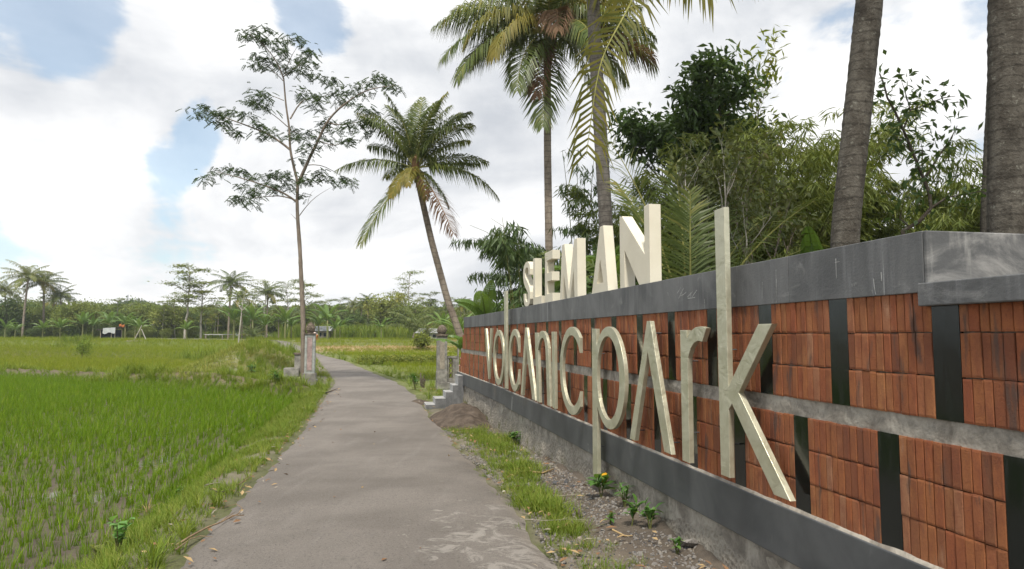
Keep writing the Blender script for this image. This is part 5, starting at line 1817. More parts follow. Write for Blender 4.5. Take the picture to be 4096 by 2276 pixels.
# ---------------------------------------------------------------- banana plants
def banana_leaf(L, Wd, e0, e1, seed, torn=.5):
    r = np.random.default_rng(seed)
    n = 22
    P = [np.zeros(3)]
    for i in range(n):
        t = (i + .5) / n
        e = R(e0 + (e1 - e0) * t ** 1.4)
        P.append(P[-1] + L / n * np.array([math.cos(e), 0, math.sin(e)]))
    P = np.array(P)
    tt = np.linspace(0, 1, n + 1)
    mb = MB(); mb.tube(P, .022 * (1 - .9 * tt) + .002, 5, attr=.9)
    prof = np.where(tt < .12, .02, np.sin(np.pi * np.clip((tt - .1) / .92, 0, 1)) ** .5) * Wd / 2
    for sg in (-1, 1):
        fall = .15
        for i in range(2, n):
            if r.random() < torn * .35: fall = r.uniform(.1, .9)
            a, b = P[i], P[i + 1] - (P[i + 1] - P[i]) * (.05 + .12 * torn * r.random())
            wa, wb = prof[i], prof[i + 1]
            dn = np.array([0, 0, -1.0])
            f1 = fall * .5
            V = [a, b, b + np.array([0, sg * wb * .55, wb * (.12 - .3 * f1)]), a + np.array([0, sg * wa * .55, wa * (.12 - .3 * f1)]),
                 b + np.array([.02, sg * wb * (1 - .35 * f1), wb * (-.05 - 1.2 * f1)]), a + np.array([.02, sg * wa * (1 - .35 * f1), wa * (-.05 - 1.2 * f1)])]
            mb.add(V, quads=[(0, 1, 2, 3), (3, 2, 4, 5)], attr=np.clip(r.normal(.45, .12), 0, 1))
    return mb


def banana(name, loc, label, H, nl, seed, group=None, L=1.7, Wd=.5, torn=.5, leafm='leaf_banana', base=None):
    r = np.random.default_rng(seed)
    root = empty(name, loc, r.random() * 6)
    tag(root, label, 'banana plant', group)
    mb = MB(); mb.tube([(0, 0, -.1), (0, 0, H * .5), (.02, 0, H)], [.11, .09, .05], 10)
    link('stem', mb.mesh('stem', [MATS['banana_stem']], True), root)
    for i in range(nl):
        e0 = 85 - 50 * i / nl * r.uniform(.8, 1.1)
        me = banana_leaf(L * r.uniform(.8, 1.1), Wd * r.uniform(.85, 1.1), e0, e0 - r.uniform(40, 95), seed * 31 + i, torn).mesh('leaf', [MATS[leafm]])
        link('leaf', me, root, (0, 0, H - .05), (0, 0, i * 2.4 + r.random() * .5))
    return root


banana('banana_plant', B(1945, 19.5, .1), 'banana plant with torn leaves rising over the far end of the cap', 1.9, 7, 5, L=1.5)
banana('banana_plant', B(1880, 22, 0), 'banana plant in front of the leaning palm trunk', 1.0, 7, 6, L=1.3)
banana('banana_plant', B(3270, 10.2, .3), 'banana plant with broad ribbed leaves left of the thick grey trunk', 1.5, 8, 7, L=1.7, Wd=.42, torn=.7)
banana('banana_plant', B(3530, 9.0, .3), 'banana plant with one bright leaf right of the thick grey trunk', 1.2, 6, 8, L=1.5, torn=.6)
banana('banana_plant', B(2420, 16, .3), 'banana plant with upright leaves behind block letter M', 2.4, 6, 9, L=2.0, torn=.2)
banana('banana_plant', B(2240, 20, .2), 'banana plant with flat leaf behind block letter L', 2.2, 6, 10, L=1.9, torn=.4)

# ================================================================ FAR TREES
def sengon(seed, H=16.0, nl=9, dens=1.0, start=.42):
    r = np.random.default_rng(seed)
    wood, crown = MB(), MB()
    n = 12
    t = np.linspace(0, 1, n)
    P = np.stack([np.cumsum(r.normal(size=n)) * H * .006, np.cumsum(r.normal(size=n)) * H * .006, t * H * .92], 1)
    wood.tube(P, H * .012 * (1 - .8 * t) + .02, 7)
    for i in range(nl):
        tt = start + (1 - start) * (i + r.random() * .6) / nl
        b = np.array([np.interp(tt, t, P[:, j]) for j in range(3)])
        az = i * 2.4 + r.random()
        L = H * r.uniform(.16, .28) * (1.25 - .75 * tt)
        out = np.array([math.cos(az), math.sin(az), 0])
        q = np.linspace(0, 1, 6)
        Q = b + out * (L * q)[:, None] + np.array([0, 0, 1.0]) * (L * .55 * np.sin(q * 1.7))[:, None]
        wood.tube(Q, H * .0045 * (1 - .75 * q) + .012, 5)
        for j in range(4):
            c = Q[2 + j] + r.normal(size=3) * np.array([.4, .4, .12]) * H / 16
            m = int(58 * dens)
            p = c + r.normal(size=(m, 3)) * np.array([.75, .75, .13]) * H / 16
            d = r.normal(size=(m, 3)) * np.array([1, 1, .35]) + np.array([0, 0, -.15])
            crown.leaves(p, d, np.tile([0, 0, 1.0], (m, 1)) + r.normal(size=(m, 3)) * .35, r.uniform(.32, .6, m) * H / 16, .2 * H / 16, .1, .05, attr=np.clip(r.normal(.45, .18) + r.normal(size=m) * .15, 0, 1))
    return wood, crown


def broadtree(seed, H=10.0, wide=.42, ncl=34, per=95):
    r = np.random.default_rng(seed)
    wood, crown = MB(), MB()
    n = 8
    t = np.linspace(0, 1, n)
    wood.tube(np.stack([np.cumsum(r.normal(size=n)) * .05, np.cumsum(r.normal(size=n)) * .05, t * H * .6], 1), H * .018 * (1 - .6 * t), 7)
    for i in range(ncl):
        d = rdir(1)[0]
        rad = r.random() ** .33
        c = np.array([d[0] * wide * H * rad, d[1] * wide * H * rad, H * (.58 + .36 * d[2] * rad)])
        sz = H * r.uniform(.07, .13)
        if r.random() < .6: wood.tube(np.array([[0, 0, H * .35], c * np.array([.5, .5, .8]), c]), [.07, .045, .02], 4)
        p = c + r.normal(size=(per, 3)) * sz * np.array([1, 1, .65])
        crown.leaves(p, r.normal(size=(per, 3)) + np.array([0, 0, -.3]), np.tile([0, 0, 1.0], (per, 1)) + r.normal(size=(per, 3)) * .5, r.uniform(.35, .65, per) * H / 10, .32 * H / 10, .1, .05,
                     attr=np.clip(r.normal(.4, .2) + r.normal(size=per) * .13, 0, 1))
    return wood, crown


def farpalm(seed, H=13.0, nf=20, trunkless=False, yellow=.06):
    r = np.random.default_rng(seed)
    top = np.array([r.normal() * .4, r.normal() * .4, H - 2.2 if not trunkless else 1.2])
    t = np.linspace(0, 1, 10)
    w = MB(); w.tube(np.stack([top[0] * t ** 2, top[1] * t ** 2, top[2] * t], 1), .17 - .06 * t, 8)
    fr = []
    for i in range(nf):
        q = i / nf
        e0 = 82 - 95 * q if not trunkless else 86 - 50 * q
        e1 = e0 - r.uniform(55, 85)
        L = r.uniform(3.4, 4.6) * (1 if not trunkless else 1.35)
        fr.append((i * 2.4 + r.random() * .4, frond_mb(L, e0, e1, 30, 1.05, .10, .8, seed * 50 + i, r.uniform(-.3, .3), .045), 1 if r.random() < yellow + .4 * (q > .8) else 0))
    return w, top, fr


def build_far():
    protos = {}
    for nm, fn, bark, leaf in (('sengon', lambda i: sengon(500 + i), 'bark_pale', 'leaf_far'), ('broad', lambda i: broadtree(520 + i), 'bark_grey', 'leaf_far'), ('dark', lambda i: broadtree(540 + i, wide=.36), 'bark_dark', 'leaf_far_dark')):
        protos[nm] = []
        for i in range(4):
            w, c = fn(i)
            protos[nm].append((w.mesh('trunk', [MATS[bark]], True), c.mesh('crown', [MATS[leaf]])))
    w, c = sengon(560, 13, 8)
    protos['lime'] = [(w.mesh('trunk', [MATS['bark_dark']], True), c.mesh('crown', [MATS['leaf_lime']]))]
    w, c = sengon(561, 16, 8, .45, .55)
    protos['thin'] = [(w.mesh('trunk', [MATS['bark_pale']], True), c.mesh('crown', [MATS['leaf_far']]))]
    H0 = {'sengon': 16.0, 'broad': 10.0, 'dark': 10.0, 'lime': 13.0, 'thin': 16.0, 'palm': 13.0, 'bush_palm': 6.5}
    for nm, kw in (('palm', {}), ('bush_palm', dict(trunkless=True))):
        protos[nm] = []
        for i in range(3):
            w, top, fr = farpalm(570 + i + 10 * len(nm), 13.0, 20 if nm == 'palm' else 16, **kw)
            c = MB()
            for az, f, ye in fr:
                c.merge(f, az, top, mat=ye)
            protos[nm].append((w.mesh('trunk', [MATS['bark_palm_far']], True), c.mesh('crown', [MATS['leaf_palm'], MATS['leaf_palm_yellow']])))
    rr = random.Random(5)

    def put(kind, u, vtop, Y, label, group=None, name=None, i=None, wide=1.0):
        p = at(u, 1341, Y)
        x, y = p[0], p[1]
        zb_ = float(gz(x, y)) - .1
        ztop = at(u, vtop, Y)[2]
        sc = max(.15, (ztop - zb_) / H0[kind])
        tw, cw = protos[kind][rr.randrange(len(protos[kind])) if i is None else i]
        nm = name or {'sengon': 'feathery_tree', 'broad': 'leafy_tree', 'dark': 'dense_tree', 'lime': 'lime_tree', 'thin': 'thin_tree', 'palm': 'coconut_palm', 'bush_palm': 'young_palm'}[kind]
        root = empty(nm, (x, y, zb_), rr.random() * 6.28)
        root.scale = (sc * wide, sc * wide, sc)
        tag(root, label, 'palm' if 'palm' in kind else 'tree', group)
        link('trunk', tw, root); link('crown', cw, root)

    ORD = 'first second third fourth fifth sixth seventh eighth ninth tenth eleventh twelfth thirteenth fourteenth fifteenth sixteenth seventeenth eighteenth nineteenth twentieth'.split()
    TEN = ['twenty', 'thirty', 'forty', 'fifty']
    def nth(i):
        if i < 20: return ORD[i]
        t, o_ = divmod(i + 1, 10)
        return (TEN[t - 2].replace('y', 'ieth') if o_ == 0 else TEN[t - 2] + '-' + ORD[o_ - 1])

    def row(items, kind, label, group, **kw):
        for i_, (u, v, Y) in enumerate(sorted(items)):
            put(kind, u, v, Y, label % nth(i_), group, **kw)

    # palms one can name
    put('palm', 90, 1062, 112, 'tallest coconut palm of the three at the left border', wide=1.3)
    put('palm', 172, 1088, 116, 'coconut palm with hanging dead skirt, second from the left border', i=1, wide=1.3)
    put('palm', 20, 1128, 122, 'coconut palm half cut off at the left border', i=2, wide=1.3)
    put('palm', 205, 1175, 124, 'low palm between the second and third palm from the left border', i=0, wide=1.3)
    put('palm', 243, 1150, 118, 'shorter coconut palm, third from the left border', i=2, wide=1.3)
    put('palm', 913, 1092, 104, 'tall dark stemmed palm left of the feathery tree trunk', wide=1.3)
    put('palm', 968, 1160, 98, 'yellowing drooping palm behind the pale forked sapling', i=1, wide=1.3)
    put('palm', 1066, 1138, 106, 'coconut palm with star shaped crown above the road bend', i=2, wide=1.3)
    put('palm', 1115, 1225, 96, 'low spreading palm just left of the feathery tree trunk', i=0)
    row(((1470, 1180, 118), (1438, 1196, 121), (1415, 1198, 123), (740, 1245, 110), (820, 1250, 112), (1838, 1195, 104), (1560, 1235, 112), (700, 1262, 116), (1905, 1210, 100), (30, 1180, 120), (870, 1230, 120), (640, 1262, 128), (1360, 1250, 122), (1000, 1235, 116)), 'palm', '%s from the left of the smaller palms among the far trees', 'far palms in the tree belt')
    put('bush_palm', 1652, 1188, 92, 'big stemless young palm with upright fronds before the far trees')
    put('bush_palm', 1700, 1258, 90, 'yellow young palm beside the big stemless palm', i=1)
    row(((1500, 1285, 108), (1540, 1275, 110), (1020, 1290, 92), (1010, 1285, 96), (1470, 1262, 114)), 'bush_palm', '%s from the left of the low young palms before the far trees', 'young palms before the far trees')
    # feathery trees one can name
    put('sengon', 738, 1038, 106, 'tallest feathery tree of the far tree belt', i=0, wide=1.25)
    put('sengon', 805, 1118, 108, 'flat crowned feathery tree right beside the tallest one', i=1, wide=1.5)
    put('thin', 702, 1158, 112, 'sparse pale feathery tree left of the tallest one')
    put('thin', 1045, 1112, 124, 'thin tree with a long reaching bough above the road bend', wide=1.3)
    put('thin', 1150, 1116, 122, 'nearly bare thin tree left of the feathery tree trunk')
    put('lime', 1215, 1105, 100, 'lime green tree right behind the feathery tree trunk', wide=1.1)
    put('thin', 1642, 1068, 118, 'tall sparse tree with layered boughs left of the leaning palm')
    put('broad', 1570, 1152, 116, 'rounded leafy tree left of the tall sparse tree')
    put('sengon', 470, 1186, 112, 'single feathery tree near the distant mast', i=2)
    row(((648, 1195, 110), (690, 1198, 113), (1300, 1192, 122), (1352, 1184, 126), (1720, 1160, 118), (1800, 1178, 122), (560, 1206, 140), (380, 1206, 135), (600, 1205, 135), (1255, 1215, 118), (1690, 1180, 128), (1860, 1190, 115), (860, 1195, 122), (1100, 1190, 128), (510, 1205, 140), (1780, 1200, 112)), 'sengon', '%s from the left of the smaller feathery trees in the far belt', 'feathery trees in the far belt')
    # front row of the leafy belt: trees one can tell apart
    items = []
    u = -60.0
    while u < 2000:
        items.append((u, 1232 + rr.uniform(-40, 44), 120 + rr.uniform(-9, 9)))
        u += rr.uniform(30, 56)
    for i_, (u, v, Y) in enumerate(items):
        put(rr.choice(['broad', 'dark', 'broad', 'sengon', 'lime', 'sengon']), u, v, Y, '%s leafy tree from the left in the front of the far belt' % nth(i_), 'leafy trees in the front of the far belt', wide=1.25)
    row(((320, 1190, 112), (290, 1213, 110), (258, 1238, 110), (348, 1222, 113)), 'broad', '%s from the left of four bushy trees right of the three palms', 'bushy trees right of the three palms')
    # the wood behind reads as one mass
    src, P, S = [], [], []
    for kind in ('broad', 'dark'):
        for tw, cw in protos[kind]: src.append(cw)
    for (Y0, vm, st) in ((112, 1300, 26), (134, 1262, 26), (156, 1254, 26), (180, 1248, 26)):
        u = -250.0
        while u < 2300:
            Y = Y0 + rr.uniform(-5, 5)
            p = at(u, 1341, Y); z = float(gz(p[0], p[1]))
            v = vm + rr.uniform(-16, 22) + 46 * (.5 - float(fbm(u, Y0, .011, 95))) * 2 * (Y0 > 120)
            sc = (at(u, v, Y)[2] - z) / 10.0
            if sc > .12:
                P.append((p[0], p[1], z - .25 * sc * 10 * (Y0 < 120))); S.append(sc * 1.15)
            u += rr.uniform(.6, 1.3) * st
    k_ = np.array([(a[1] > 118) or (a[0] < -52) or (a[0] > -20) for a in P])
    scatter('far_belt', src, np.array(P)[k_], np.array(S)[k_], label='closed mass of green trees behind the named ones of the far belt', cat='wood', tilt=.05)
    # pale young tree standing in the field
    q = hit(962, 1380); Yq = q[1]
    root = empty('pale_sapling', q)
    tag(root, 'thin pale forked young tree standing in the field beside the mound', 'tree')
    wd = MB(); KK = lambda u, v: at(u, v, Yq) - q
    for pts, r0 in (([(953, 1382), (958, 1330), (964, 1270), (968, 1230), (973, 1195)], .09), ([(968, 1243), (955, 1222), (938, 1205)], .05), ([(970, 1240), (985, 1225), (995, 1215)], .045), ([(972, 1200), (978, 1180), (985, 1160)], .04), ([(966, 1195), (950, 1170)], .03)):
        wd.tube(np.array([KK(*c) for c in pts]), np.linspace(r0, r0 * .35, len(pts)), 6)
    link('trunk', wd.mesh('trunk', [MATS['bark_pale']], True), root)
    tp = [(KK(u, v), np.array([0, 0, 1.0])) for u, v in ((938, 1204), (985, 1160), (950, 1170), (996, 1214), (975, 1190), (960, 1180))]
    link('crown', leafy(tp, 16, .3, .12, np.array([.35, .35, .2]), .3, 640).mesh('crown', [MATS['leaf_lime']]), root)
    # bananas along the foot of the belt
    bprot = [banana('banana_plant', (0, 0, -50), 'x', 2.0, 8, 700 + i, L=2.4, Wd=.5, torn=.9) for i in range(3)]
    used = [False] * 3
    for bi, (u, Y, sc, i) in enumerate(sorted(((60, 106, 1.0, 0), (240, 104, 1.2, 1), (330, 106, 1.5, 2), (370, 107, 1.3, 0), (435, 110, 1.6, 1), (470, 112, 1.4, 2), (500, 109, 1.5, 0), (560, 104, 1.1, 1), (745, 92, 1.0, 2), (935, 98, 1.9, 0), (1010, 96, 1.8, 1), (1140, 95, 1.6, 2), (1165, 98, 1.3, 0),
                        (1310, 98, 1.9, 1), (1340, 96, 1.0, 2), (1275, 100, 1.5, 0), (1525, 100, 1.2, 1), (1770, 80, 1.3, 2), (1835, 60, 1.3, 0), (170, 106, 1.1, 1), (1060, 97, 1.3, 2), (20, 104, 1.2, 1), (1360, 99, 1.3, 0), (540, 108, 1.3, 2), (980, 100, 1.4, 2)))):
        sc *= .85
        o = bprot[i] if not used[i] else copy_tree(bprot[i])
        used[i] = True
        p = at(u, 1341, Y)
        o.location = (p[0], p[1], float(gz(p[0], p[1])) - .05)
        o.rotation_euler = (0, 0, rr.random() * 6.28)
        o.scale = (sc, sc, sc * .9)
        tag(o, '%s banana plant from the left at the foot of the far trees' % nth(bi), 'banana plant', 'banana plants before the far trees')
    # hazy wooded rise beyond
    mb = MB()
    m = 26000
    uu = rng.uniform(-300, 2300, m)
    lump = 14 * fbm(uu, 0 * uu, .02, 91) + 8 * fbm(uu, 0 * uu, .09, 92)
    hump = 26 * np.exp(-((uu - 540) / 90) ** 2) + 10 * np.exp(-((uu - 200) / 120) ** 2)
    vv = 1250 - hump - lump + rng.random(m) ** 1.5 * 80
    Yy = 330 + rng.random(m) * 30
    P = np.stack([(uu - CX) / F * Yy, Yy, EYE + (1341 - vv) * Yy / F], 1)
    mb.leaves(P, rdir(m), rdir(m), rng.uniform(1.4, 3.2, m), 1.9, .1)
    o = link('far_wood', mb.mesh('far_wood', [MATS['leaf_far_dark']]))
    tag(o, 'distant wooded rise above the tree belt', 'wood', kind='stuff')


build_far()

# ================================================================ GATE PILLARS, STEPS, HEAP
def frame_at(s, l, z, name):
    return empty(name, W(s, l, z), ROAD_ROT)


def finial(parent, z, rad, h, mat, carved=True):
    n, m = 20, 14
    V = []
    for i in range(m + 1):
        t = i / m
        prof = [(.0, .72), (.12, .80), (.25, 1.0), (.5, 1.02), (.75, .78), (.92, .42), (1.0, .04)]
        rr_ = np.interp(t, [a for a, _ in prof], [b for _, b in prof]) * rad
        for j in range(n):
            a = 2 * math.pi * (j + .5 * (i % 2)) / n
            b = 1 + (.10 if carved else .04) * (1 if (j + i) % 2 else -1) * (t > .1)
            b += .05 * mnoise.noise(Vector((math.cos(a) * 3, math.sin(a) * 3, t * 5)))
            V.append((math.cos(a) * rr_ * b, math.sin(a) * rr_ * b, z + t * h))
    q = [(i * n + j, i * n + (j + 1) % n, (i + 1) * n + (j + 1) % n, (i + 1) * n + j) for i in range(m) for j in range(n)]
    link('finial', MB().add(V, quads=q).mesh('finial', [MATS[mat]], False), parent)


def part(parent, name, box, mat, bev=.008):
    mb = MB(); mb.box(*box)
    o = link(name, mb.mesh(name, [MATS[mat]]), parent)
    if bev: bevelled(o, bev)
    return o


# left pillar
q = at(1238, 1531, 28.0)
s0, l0 = sl(q[0], q[1])
gzp = float(gz(q[0], q[1]))
zf = q[2] - gzp                      # keep its visible foot where it stands
pl_ = frame_at(s0, l0, min(gzp, q[2]) - .05, 'gate_pillar')
tag(pl_, 'weathered gate pillar with faded pink panel and carved bud top left of the road', 'pillar', kind='thing')
part(pl_, 'foot', (-.30, .30, -.30, .30, 0, .28), 'pillar_cement', .015)
part(pl_, 'pedestal', (-.255, .255, -.255, .255, .28, .53), 'pillar_cement', .015)
part(pl_, 'shaft', (-.195, .195, -.20, .20, .53, 2.10), 'pillar_green')
pl_shaft = [c for c in pl_.children if c.name.startswith('shaft')][0]
part(pl_shaft, 'panel', (.19, .203, -.095, .085, .66, 1.96), 'pillar_pink', .003)
part(pl_shaft, 'panel_frame', (.19, .2, -.12, .11, .60, 2.02), 'pillar_cement', .003)
part(pl_, 'cap', (-.235, .235, -.23, .23, 2.10, 2.155), 'finial_moss')
finial([c for c in pl_.children if c.name.startswith('cap')][0], 2.15, .165, .45, 'finial_moss')
part(pl_, 'side_post', (-.40, -.10, -.62, -.36, .55, 1.28), 'pillar_cement')
part(pl_, 'side_post_cap', (-.44, -.06, -.66, -.34, 1.28, 1.35), 'finial_moss')
part(pl_, 'side_block', (-.45, .05, -1.02, -.42, .38, .74), 'pillar_cement', .02)
part(pl_, 'side_foot', (-.45, .05, -.92, -.36, 0, .37), 'pillar_cement', .02)
# right pillar with its pierced wing
q = at(1766, 1552, 25.6)
s0, l0 = sl(q[0], q[1])
pr_ = frame_at(s0, l0, q[2] - .04, 'gate_pillar')
tag(pr_, 'grey cement gate pillar with round top and pierced wing at the end of the wall', 'pillar', kind='thing')
part(pr_, 'foot', (-.25, .25, -.20, .62, 0, .26), 'pillar_cement', .012)
part(pr_, 'pedestal', (-.20, .20, -.20, .20, .26, .66), 'pillar_cement', .012)
part(pr_, 'shaft', (-.18, .18, -.185, .185, .66, 1.96), 'pillar_cement')
part([c for c in pr_.children if c.name.startswith('shaft')][0], 'panel', (.17, .187, -.09, .09, .75, 1.82), 'wood_grey', .003)
part(pr_, 'cap', (-.22, .22, -.21, .21, 1.96, 2.04), 'finial_moss')
finial([c for c in pr_.children if c.name.startswith('cap')][0], 2.03, .175, .36, 'finial_moss', False)
part(pr_, 'wing_rail', (-.06, .06, .19, .58, 1.14, 1.22), 'pillar_cement')
part(pr_, 'wing_slab', (-.045, .045, .19, .27, .27, 1.14), 'pillar_cement')
part(pr_, 'wing_slab', (-.045, .045, .41, .58, .27, 1.14), 'pillar_cement')
part(pr_, 'wing_sill', (-.045, .045, .27, .41, .27, .40), 'pillar_cement')
for i in range(4):
    bm = bmesh.new()
    V = []
    mb = MB()
    an = np.linspace(0, 2 * np.pi, 17)
    mb.tube(np.stack([0 * an, .34 + .055 * np.cos(an), .50 + i * .185 + .085 * np.sin(an)], 1), .016, 6, cap=False)
    bm.free()
    link('pierced_ring', mb.mesh('pierced_ring', [MATS['finial_moss']], True), pr_)
part(pr_, 'wing_post', (-.04, .04, .585, .645, .26, 1.98), 'pillar_cement')
part(pr_, 'wing_block', (-.05, .14, .53, .72, .48, .68), 'pillar_cement', .01)
# concrete steps by the end of the wall
st_s = 18.7
steps_ = frame_at(st_s, 1.9, -.45, 'concrete_steps')
tag(steps_, 'small grey concrete steps climbing to the far end of the wall', 'steps', kind='thing')
prof = [(1.40, -.17), (1.645, -.01), (1.925, .16), (2.12, .345), (2.265, .60)]
for i, (l0, z0) in enumerate(prof):
    l1 = 2.42
    x0, x1 = -.80, .0
    mb = MB()
    mb.box(x0, x1, l0 - 1.9, (prof[i + 1][0] if i + 1 < len(prof) else l1) - 1.9 + .004, 0, z0 + .45)
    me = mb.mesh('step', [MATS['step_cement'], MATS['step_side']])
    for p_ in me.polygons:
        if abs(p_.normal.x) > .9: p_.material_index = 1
    bevelled(link('step', me, steps_), .01)
# end slab of the wall's plinth
# soil heap
def heap(name, c, a, b, h, label, mat, seed):
    n = 44
    g = np.linspace(-1.25, 1.25, n)
    X, Y = np.meshgrid(g, g)
    r_ = np.hypot(X, Y)
    Z = h * np.exp(-(r_ * 1.35) ** 2) * (1 + .0 * X)
    Z += .10 * h * np.array([mnoise.fractal(Vector((x * 2.2, y * 2.2, seed)), 1.0, 2.0, 5) for x, y in zip(X.ravel(), Y.ravel())]).reshape(n, n) * np.exp(-(r_ * 1.2) ** 4) * 3
    Z -= .10 * ss(.85, 1.2, r_)
    V = np.stack([X.ravel() * a, Y.ravel() * b, Z.ravel()], 1)
    i = np.arange(n * n).reshape(n, n)
    q = np.stack([i[:-1, :-1], i[:-1, 1:], i[1:, 1:], i[1:, :-1]], -1).reshape(-1, 4)
    o = link(name, MB().add(V, quads=q).mesh(name, [MATS[mat]], True), None, c, (0, 0, ROAD_ROT))
    tag(o, label, 'soil heap')
    return o


p = W(15.9, 2.02, 0); p[2] = float(gz(p[0], p[1])) - .02
heap('soil_heap', p, 2.0, .72, .40, 'heap of brown soil against the wall foot in front of the steps', 'soil', 4)
p = W(20.6, 1.35, 0); p[2] = float(gz(p[0], p[1])) - .02
h_ = heap('leaf_heap', p, .7, .4, .12, 'low heap of dry brown leaves and soil beside the steps', 'soil', 8)
h_['category'] = 'leaf heap'
# charred stump and shrub by the right pillar
p = hit(1690, 1550)
root = empty('charred_stump', p); tag(root, 'black charred stump at the road edge before the right gate pillar', 'stump')
mb = MB()
for a in range(5):
    d_ = np.array([math.cos(a * 1.3) * .12, math.sin(a * 1.3) * .12, .35 + .12 * (a % 3)])
    mb.tube(np.array([[0, 0, -.05], d_ * .5, d_]), [.07, .05, .02], 6)
link('stubs', mb.mesh('stubs', [MATS['bark_dark']], True), root)

# ================================================================ WEEDS, STICKS, STONES NEAR THE CAMERA
def weed(name, loc, label, n, L, Wd, H, seed, leafm='leaf_weed', extra=None, group=None, e=(75, 5), cat='plant'):
    r = np.random.default_rng(seed)
    root = empty(name, loc); tag(root, label, cat, group)
    mb = MB()
    stems = max(1, n // 6)
    for k in range(stems):
        a = r.random() * 6.28
        top_ = np.array([math.cos(a) * H * .25, math.sin(a) * H * .25, H * r.uniform(.7, 1)])
        mb.tube(np.array([[0, 0, -.03], top_ * np.array([.4, .4, .5]), top_]), [.008, .006, .003], 5)
        for i in range(n // stems):
            t = .3 + .7 * (i + 1) / (n // stems)
            az = i * 2.4 + r.random()
            el = R(e[0] + (e[1] - e[0]) * r.random())
            d = np.array([math.cos(az) * math.cos(el), math.sin(az) * math.cos(el), math.sin(el)])
            b = top_ * t * np.array([t, t, 1])
            s_ = np.cross(d, [0, 0, 1]); s_ /= np.linalg.norm(s_) + 1e-6
            nn = np.cross(s_, d)
            ln = L * r.uniform(.6, 1.1); wd = Wd * ln / L
            V = []
            prof_ = [(0, .05), (.2, .7), (.45, 1.0), (.72, .72), (1.0, .02)]
            for tt, ww in prof_:
                c = b + d * ln * tt - np.array([0, 0, 1]) * ln * .35 * tt * tt
                V += [c - s_ * wd / 2 * ww + nn * wd * .16 * ww, c - nn * .0, c + s_ * wd / 2 * ww + nn * wd * .16 * ww]
            q_ = []
            for j in range(4):
                q_ += [(3 * j, 3 * j + 1, 3 * j + 4, 3 * j + 3), (3 * j + 1, 3 * j + 2, 3 * j + 5, 3 * j + 4)]
            me = MB().add(V, quads=q_, attr=np.clip(r.normal(.5, .25), 0, 1)).mesh('leaf', [MATS[leafm]], True)
            o = link('leaf', me, root)
            if extra and k == 0 and i == extra[0]:
                me.materials.clear(); me.materials.append(MATS[extra[1]]); o['label'] = extra[2]
    link('stem', mb.mesh('stem', [MATS['culm']], True), root)
    return root


def spot(u, v):
    q_ = hit(u, v)
    return q_


weed('broadleaf_weed', spot(2405, 1990), 'broad leaved green plant with one yellow leaf below the letter p', 16, 0.230, 0.101, 0.230, 801, extra=(3, 'leaf_yellow', 'bright yellow leaf'))
weed('seedling', spot(2525, 2105), 'upright light green seedling at the wall foot below the tall k', 14, 0.189, 0.068, 0.216, 802)
weed('seedling', spot(2600, 2115), 'bushy seedling with small leaves nearest the bottom right wall foot', 25, 0.121, 0.047, 0.189, 803)
weed('seedling', spot(2500, 2030), 'dark feathery weed under the base band between p and k', 33, 0.135, 0.027, 0.243, 804)
weed('seedling', spot(2440, 2100), 'low weed on the gravel beside the seedlings', 19, 0.081, 0.034, 0.108, 805)
weed('seedling', spot(2710, 2215), 'small pale weed by the mossy stone at the wall foot', 16, 0.081, 0.034, 0.135, 806)
weed('seedling', spot(2060, 1780), 'green weed clump at the wall foot beyond the letter p', 33, 0.162, 0.068, 0.216, 807)
weed('lobed_weed', spot(470, 2225), 'bluish green lobed weed at the bottom left road verge', 34, .09, .075, .34, 808, 'leaf_blue_weed')
weed('lobed_weed', spot(390, 2262), 'pale green weed in the bottom left corner of the verge', 30, .08, .03, .2, 809, 'leaf_lime')
weed('lobed_weed', spot(720, 2000), 'leafy weed patch between verge and rice', 24, .07, .04, .16, 810)
weed('dry_stalks', spot(590, 2080), 'bundle of dry straw stalks at the edge of the rice', 18, .30, .008, .12, 811, 'straw', e=(80, 30), cat='stalks')
for (u, v, lab, sd) in [(1660, 1560, 'leafy shrub beside the charred stump', 812), (1105, 1545, 'dark weed clump left of the left gate pillar', 813), (1010, 1510, 'broad leaved weed on the paddy corner', 814)]:
    weed('weed_shrub', spot(u, v), lab, 60, .3, .06, .6, sd, 'leaf_weed')
# bushy shrub standing in the field at left
w_, t_ = grow(815, .95, .02, .5, 2, (6, 4), start=.2, up=.4)
q = hit(325, 1440)
tree('field_shrub', q, 'grey green shrub standing alone on the paddy bund at left', w_, leafy(t_, 5, .24, .07, np.array([.25, .25, .25]), -.2, 816), 'bark_dark', 'grass_long', cat='shrub')
w_, t_ = grow(817, .9, .04, .9, 2, (6, 4), start=.2, up=.4)
q = hit(1690, 1400)
tree('field_shrub', q, 'lime green bush on the bund left of the right gate pillar', w_, leafy(t_, 20, .24, .11, np.array([.25, .25, .2]), .2, 818), 'bark_dark', 'leaf_lime', cat='shrub')
# flowering plant behind the wing
weed('pink_flower', W(26.5, 3.35, -.2), 'pale pink flower on a stalk behind the pierced wing', 8, .22, .16, 1.1, 819, 'pink_flower')


def stick(name, uv, rad, label, mat='twig', cat='stick', lift=.03):
    P = []
    for u, v in uv:
        q_ = hit(u, v); q_[2] = max(q_[2], float(zbase(q_[0], q_[1])) + .035) + lift * rng.random()
        P.append(q_)
    P = np.array(P)
    o = link(name, MB().tube(P - P[0], np.linspace(rad, rad * .45, len(P)), 6).mesh(name, [MATS[mat]], True), None, P[0])
    tag(o, label, cat)
    return o


